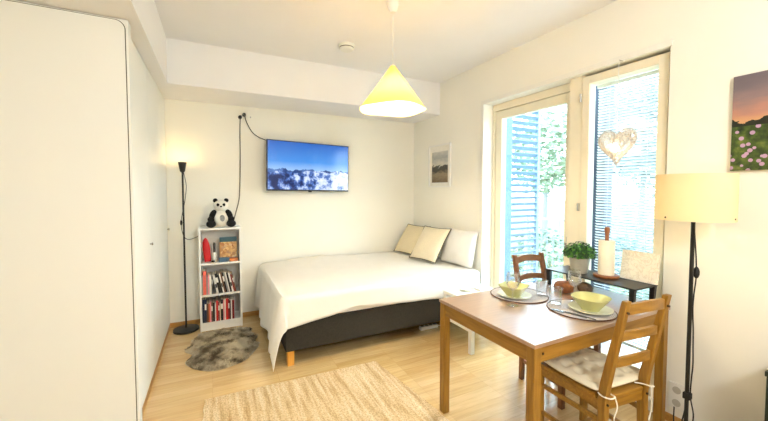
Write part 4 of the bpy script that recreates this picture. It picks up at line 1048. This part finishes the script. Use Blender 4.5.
bm = BM(); tube(bm, [(QX-0.008, QY-0.008, 1.26), (QX-0.012, QY-0.016, 1.18), (QX+0.012, QY-0.012, 1.11), (QX+0.026, QY-0.01, 1.04), (QX+0.028, QY-0.01, 0.98), (QX+0.012, QY-0.01, 0.90), (QX-0.006, QY-0.014, 0.82), (QX+0.002, QY-0.016, 0.7), (QX+0.028, QY-0.008, 0.6), (QX+0.034, QY-0.008, 0.5), (QX+0.012, QY-0.012, 0.42), (QX+0.004, QY-0.014, 0.33), (QX+0.03, QY-0.02, 0.22), (QX+0.05, QY, 0.12), (QX+0.08, QY+0.04, 0.05), (QX+0.16, QY+0.1, 0.01), (2.50, 1.05, 0.03), (2.52, 1.06, 0.12)], 0.0035, 6); obj('cord', bm, M['rubber'], t, smooth=True)
bm = BM(); ball(bm, (QX+0.029, QY-0.01, 1.01), 0.014, (1, 1, 2.3)); obj('switch', bm, M['rubber'], t, smooth=True)
bm = BM(); box(bm, QX-0.022, QX+0.012, QY-0.02, QY+0.012, 0.318, 0.352, bev=0.004); obj('cable_clip', bm, M['rubber'], t)
bm = BM(); tube(bm, [(QX-0.01, QY-0.012, 0.33), (QX-0.045, QY-0.01, 0.26), (QX-0.055, QY, 0.15), (QX-0.04, QY-0.01, 0.04), (QX-0.01, QY-0.05, 0.031)], 0.0035, 6); obj('cord', bm, M['rubber'], t, smooth=True)

# sockets on the right wall
t = thing('wall_socket', 'white double wall socket low on the window wall behind the lamp pole', 'socket', (XW, 1.06, 0.18))
obj('plate', B(XW-0.012, XW, 1.015, 1.10, 0.10, 0.26, bev=0.003), M['whitepl'], t)
for z in (0.14, 0.22):
    bm = BM(); lathe(bm, [(0.022, 0), (0.022, 0.002), (0.019, 0.002), (0.018, 0.001), (0, 0.001)], (0, 0, 0), 24); bmesh.ops.transform(bm, matrix=Matrix.Translation((XW-0.012, 1.057, z)) @ R('Y', -90), verts=bm.verts); obj('socket', bm, plain('socket_shadow_grey', rgb(188, 184, 172), 0.5), t)

# dark green cabinet corner at the right edge
t = thing('storage_box', 'dark green box standing against the window wall at the right frame edge', 'box', (2.42, 0.50, 0))
obj('body', B(2.26, 2.545, 0.32, 0.608, 0, 0.60, bev=0.006), M['darkgreen'], t)
obj('lid', B(2.255, 2.547, 0.315, 0.612, 0.60, 0.625, bev=0.004), M['darkgreen'], t)

# ------------------------------------------------------------------ pictures
t = thing('canvas_print', 'large canvas print of a pink flower meadow at sunset on the window wall', 'picture', (XW-0.011, 0.48, 1.81))
obj('canvas', B(XW-0.021, XW-0.001, 0.10, 0.852, 1.56, 2.065, bev=0.002), meadow_mat(0.75, 0.505), t)
t = thing('framed_picture', 'small white-framed grey shore picture on the window wall above the bed', 'picture', (XW-0.01, 3.55, 1.76))
bm = BM(); py0, py1, pz0, pz1 = 3.34, 3.80, 1.485, 2.02
f_ = 0.018
for a_ in ((py0, py0+f_, pz0, pz1), (py1-f_, py1, pz0, pz1), (py0+f_, py1-f_, pz0, pz0+f_), (py0+f_, py1-f_, pz1-f_, pz1)): box(bm, XW-0.022, XW-0.001, a_[0], a_[1], a_[2], a_[3], bev=0.001)
obj('frame', bm, M['white'], t)
obj('passe_partout', B(XW-0.008, XW-0.002, py0+f_, py1-f_, pz0+f_, pz1-f_), plain('passe_partout_card', rgb(240, 236, 224), 0.8), t)
obj('print', B(XW-0.0095, XW-0.008, 3.40, 3.735, 1.545, 1.93), shore_mat(0.33, 0.385), t)

# ------------------------------------------------------------------ ceiling lamp and detector
CX, CY = 1.144, 2.174
t = thing('pendant_lamp', 'cream cone pendant lamp hanging on a cord from the ceiling', 'pendant lamp', (CX, CY, ZC))
bm = BM(); lathe(bm, [(0.04, 0), (0.042, -0.02), (0.034, -0.06), (0.02, -0.085), (0, -0.087)], (CX, CY, ZC), 28); obj('ceiling_cup', bm, M['whitepl'], t, smooth=True)
bm = BM(); cyl(bm, (CX, CY, 2.30), (CX, CY, ZC-0.08), 0.003, seg=8); obj('cord', bm, M['whitepl'], t)
bm = BM(); bz = 2.022
wv = lambda a_, r, z: (0.005*math.cos(4*a_+0.6)*max(0, (r-0.12)/0.115))
lathe(bm, [(0.018, 2.325), (0.060, 2.262), (0.12, 2.176), (0.18, 2.095), (0.235, bz), (0.2325, bz), (0.177, 2.093), (0.117, 2.173), (0.057, 2.258), (0.016, 2.32)], (CX, CY, 0), 64, wave=wv)
obj('lamp_shade', bm, shade_mat('cream_cone_shade', rgb(252, 228, 158), 0.35), t, smooth=True)
bm = BM(); cyl(bm, (CX, CY, 2.22), (CX, CY, 2.33), 0.018, 0.014, 18); obj('lamp_holder', bm, M['whitepl'], t, smooth=True)
bm = BM(); ball(bm, (CX, CY, 2.18), 0.03); obj('bulb', bm, emis('pendant_bulb', (1, 0.86, 0.6, 1), 4), t, smooth=True)
t = thing('smoke_detector', 'small white round smoke detector on the ceiling beside the pendant', 'smoke detector', (1.115, 3.03, ZC))
bm = BM(); lathe(bm, [(0.0, 0.0), (0.062, 0.0), (0.062, -0.012), (0.052, -0.02), (0.05, -0.026), (0.054, -0.03), (0.045, -0.042), (0, -0.046)], (1.115, 3.03, ZC), 36); bmesh.ops.transform(bm, matrix=Matrix.Translation((1.115, 3.03, ZC)) @ Matrix.Diagonal((1.25, 1.25, 1.1, 1)) @ Matrix.Translation((-1.115, -3.03, -ZC)), verts=bm.verts); obj('body', bm, M['whitepl'], t, smooth=True)
bm = BM(); lathe(bm, [(0.0655, -0.0225), (0.0655, -0.0288)], (1.115, 3.03, ZC), 36); obj('vent_ring', bm, M['gap'], t)

# heart lamp in the window
HX, HY, HZ = 2.50, 1.43, 1.748
t = thing('heart_lamp', 'lit openwork wire heart lamp hanging in front of the tall window', 'lamp', (HX, HY, HZ))
def heart(tt, k=1.0):
    x = 16*math.sin(tt)**3; z = 13*math.cos(tt)-5*math.cos(2*tt)-2*math.cos(3*tt)-math.cos(4*tt)
    return x/17*0.135*k, (z+2.5)/17*0.148*k
wmat = plain('heart_wire_white', rgb(190, 182, 172), 0.4)
bm = BM(); n = 60
for k, xo in ((1.0, 0.0), (0.86, -0.028), (0.86, 0.028), (0.55, -0.045), (0.55, 0.045)):
    tube(bm, [(HX+xo, HY+heart(2*PI*i/n, k)[0], HZ+heart(2*PI*i/n, k)[1]) for i in range(n)], 0.0016 if k < 1 else 0.0028, 5, 0, True)
obj('heart_frame', bm, wmat, t, smooth=True)
bm = BM(); rnd = random.Random(11)
for k in range(95):
    t0 = rnd.random()*2*PI; t1 = t0+rnd.uniform(0.5, 2.4); s_ = rnd.choice((-1, 1)); pts = []
    for q in range(7):
        f = q/6; tt = t0+(t1-t0)*f; kk = 1-0.75*math.sin(PI*f)*rnd.uniform(0.5, 1.0); a_ = heart(tt, kk)
        pts.append((HX+s_*0.052*math.sqrt(max(0, 1-kk*kk)), HY+a_[0], HZ+a_[1]))
    tube(bm, pts, 0.0009, 4, 3)
obj('wire_mesh', bm, wmat, t)['kind'] = 'stuff'
# thin paper-like lining that glows
bm = BM(); n = 48; m = 8
for s_ in (-1, 1):
    rings = []
    for k in range(m+1):
        kk = k/m*0.96; rings.append([bm.verts.new((HX+s_*0.045*math.sqrt(max(0, 1-(kk/0.96)**2)), HY+heart(2*PI*i/n, kk)[0], HZ+heart(2*PI*i/n, kk)[1])) for i in range(n)])
    for A, Bq in zip(rings[1:], rings[2:]):
        for i in range(n): bm.faces.new((A[i], A[(i+1) % n], Bq[(i+1) % n], Bq[i]))
def lining():
    m_, nt, out = newmat('heart_lining')
    tr = N(nt, 'ShaderNodeBsdfTransparent'); tl = N(nt, 'ShaderNodeBsdfTranslucent'); tl.inputs[0].default_value = rgb(226, 208, 188)
    mx = N(nt, 'ShaderNodeMixShader'); mx.inputs[0].default_value = 0.42
    nt.links.new(tr.outputs[0], mx.inputs[1]); nt.links.new(tl.outputs[0], mx.inputs[2]); nt.links.new(mx.outputs[0], out.inputs[0]); return m_
obj('lining', bm, lining(), t, smooth=True)
bm = BM(); ball(bm, (HX, HY, HZ-0.01), 0.018, (1, 1, 1.2)); obj('bulb', bm, emis('heart_bulb', (1, 0.80, 0.52, 1), 12), t, smooth=True)
bm = BM(); cyl(bm, (HX, HY, HZ+0.0), (HX, HY, 2.343), 0.0022, seg=8); obj('cord', bm, M['whitepl'], t)
bm = BM(); cyl(bm, (HX, HY, 2.343), (HX+0.045, HY, 2.343), 0.003, seg=8); obj('hook', bm, M['chrome'], t)

# added fill light: unseen globe behind the viewer, brightens cabinet, walls and ceiling
def fill_globe(x, y):
    t = thing('added_fill_globe', 'added white fill-light globe hanging from the ceiling behind the viewer', 'pendant lamp', (x, y, ZC))
    bm = BM(); lathe(bm, [(0, 0), (0.05, 0), (0.045, -0.03), (0, -0.04)], (x, y, ZC), 28); obj('ceiling_cup', bm, M['whitepl'], t, smooth=True)
    bm = BM(); cyl(bm, (x, y, 2.42), (x, y, ZC-0.03), 0.004, seg=8); obj('cord', bm, M['whitepl'], t)
    bm = BM(); ball(bm, (x, y, 2.26), 0.17); obj('globe', bm, emis('fill_globe_glow', (0.95, 0.96, 0.95, 1), FILL_GLOW), t, smooth=True)
FILL_GLOW = 27
fill_globe(0.9, -0.9)

# ------------------------------------------------------------------ light
def point(name, loc, e, col, r=0.03):
    l = bpy.data.lights.new(name, 'POINT'); l.energy = e; l.color = col; l.shadow_soft_size = r
    o = bpy.data.objects.new(name, l); COL.objects.link(o); o.location = loc; return o
point('pendant_light', (CX, CY, 2.10), 8, (1, 0.92, 0.76), 0.04)
point('uplighter_light', (LX, LY, 1.735), 0.5, (1, 0.66, 0.26), 0.02)
point('shade_light', (QX, QY, 1.40), 0.45, (1, 0.76, 0.42), 0.04)
w = bpy.data.worlds.new('sky'); SC.world = w; w.use_nodes = True; nt = w.node_tree; nt.nodes.clear()
wo = nt.nodes.new('ShaderNodeOutputWorld'); bg = nt.nodes.new('ShaderNodeBackground')
bg.inputs[0].default_value = (0.76, 0.90, 1.0, 1); bg.inputs[1].default_value = 3.8
nt.links.new(bg.outputs[0], wo.inputs[0])

# ------------------------------------------------------------------ camera
F = 343.7; yaw = math.radians(26.3); pit = math.radians(2.37)
cam = bpy.data.cameras.new('camera'); co = bpy.data.objects.new('camera', cam); COL.objects.link(co)
cam.sensor_fit = 'HORIZONTAL'; cam.sensor_width = 36; cam.lens = F/768*36; cam.shift_y = -7.0/768; cam.clip_start = 0.02
co.location = (0, 0, 1.46); co.rotation_euler = (PI/2-pit, 0, -yaw)
SC.camera = co
vs = SC.view_settings; vs.view_transform = 'Standard'; vs.look = 'None'; vs.gamma = 1; vs.exposure = 1.82
vs.use_curve_mapping = False
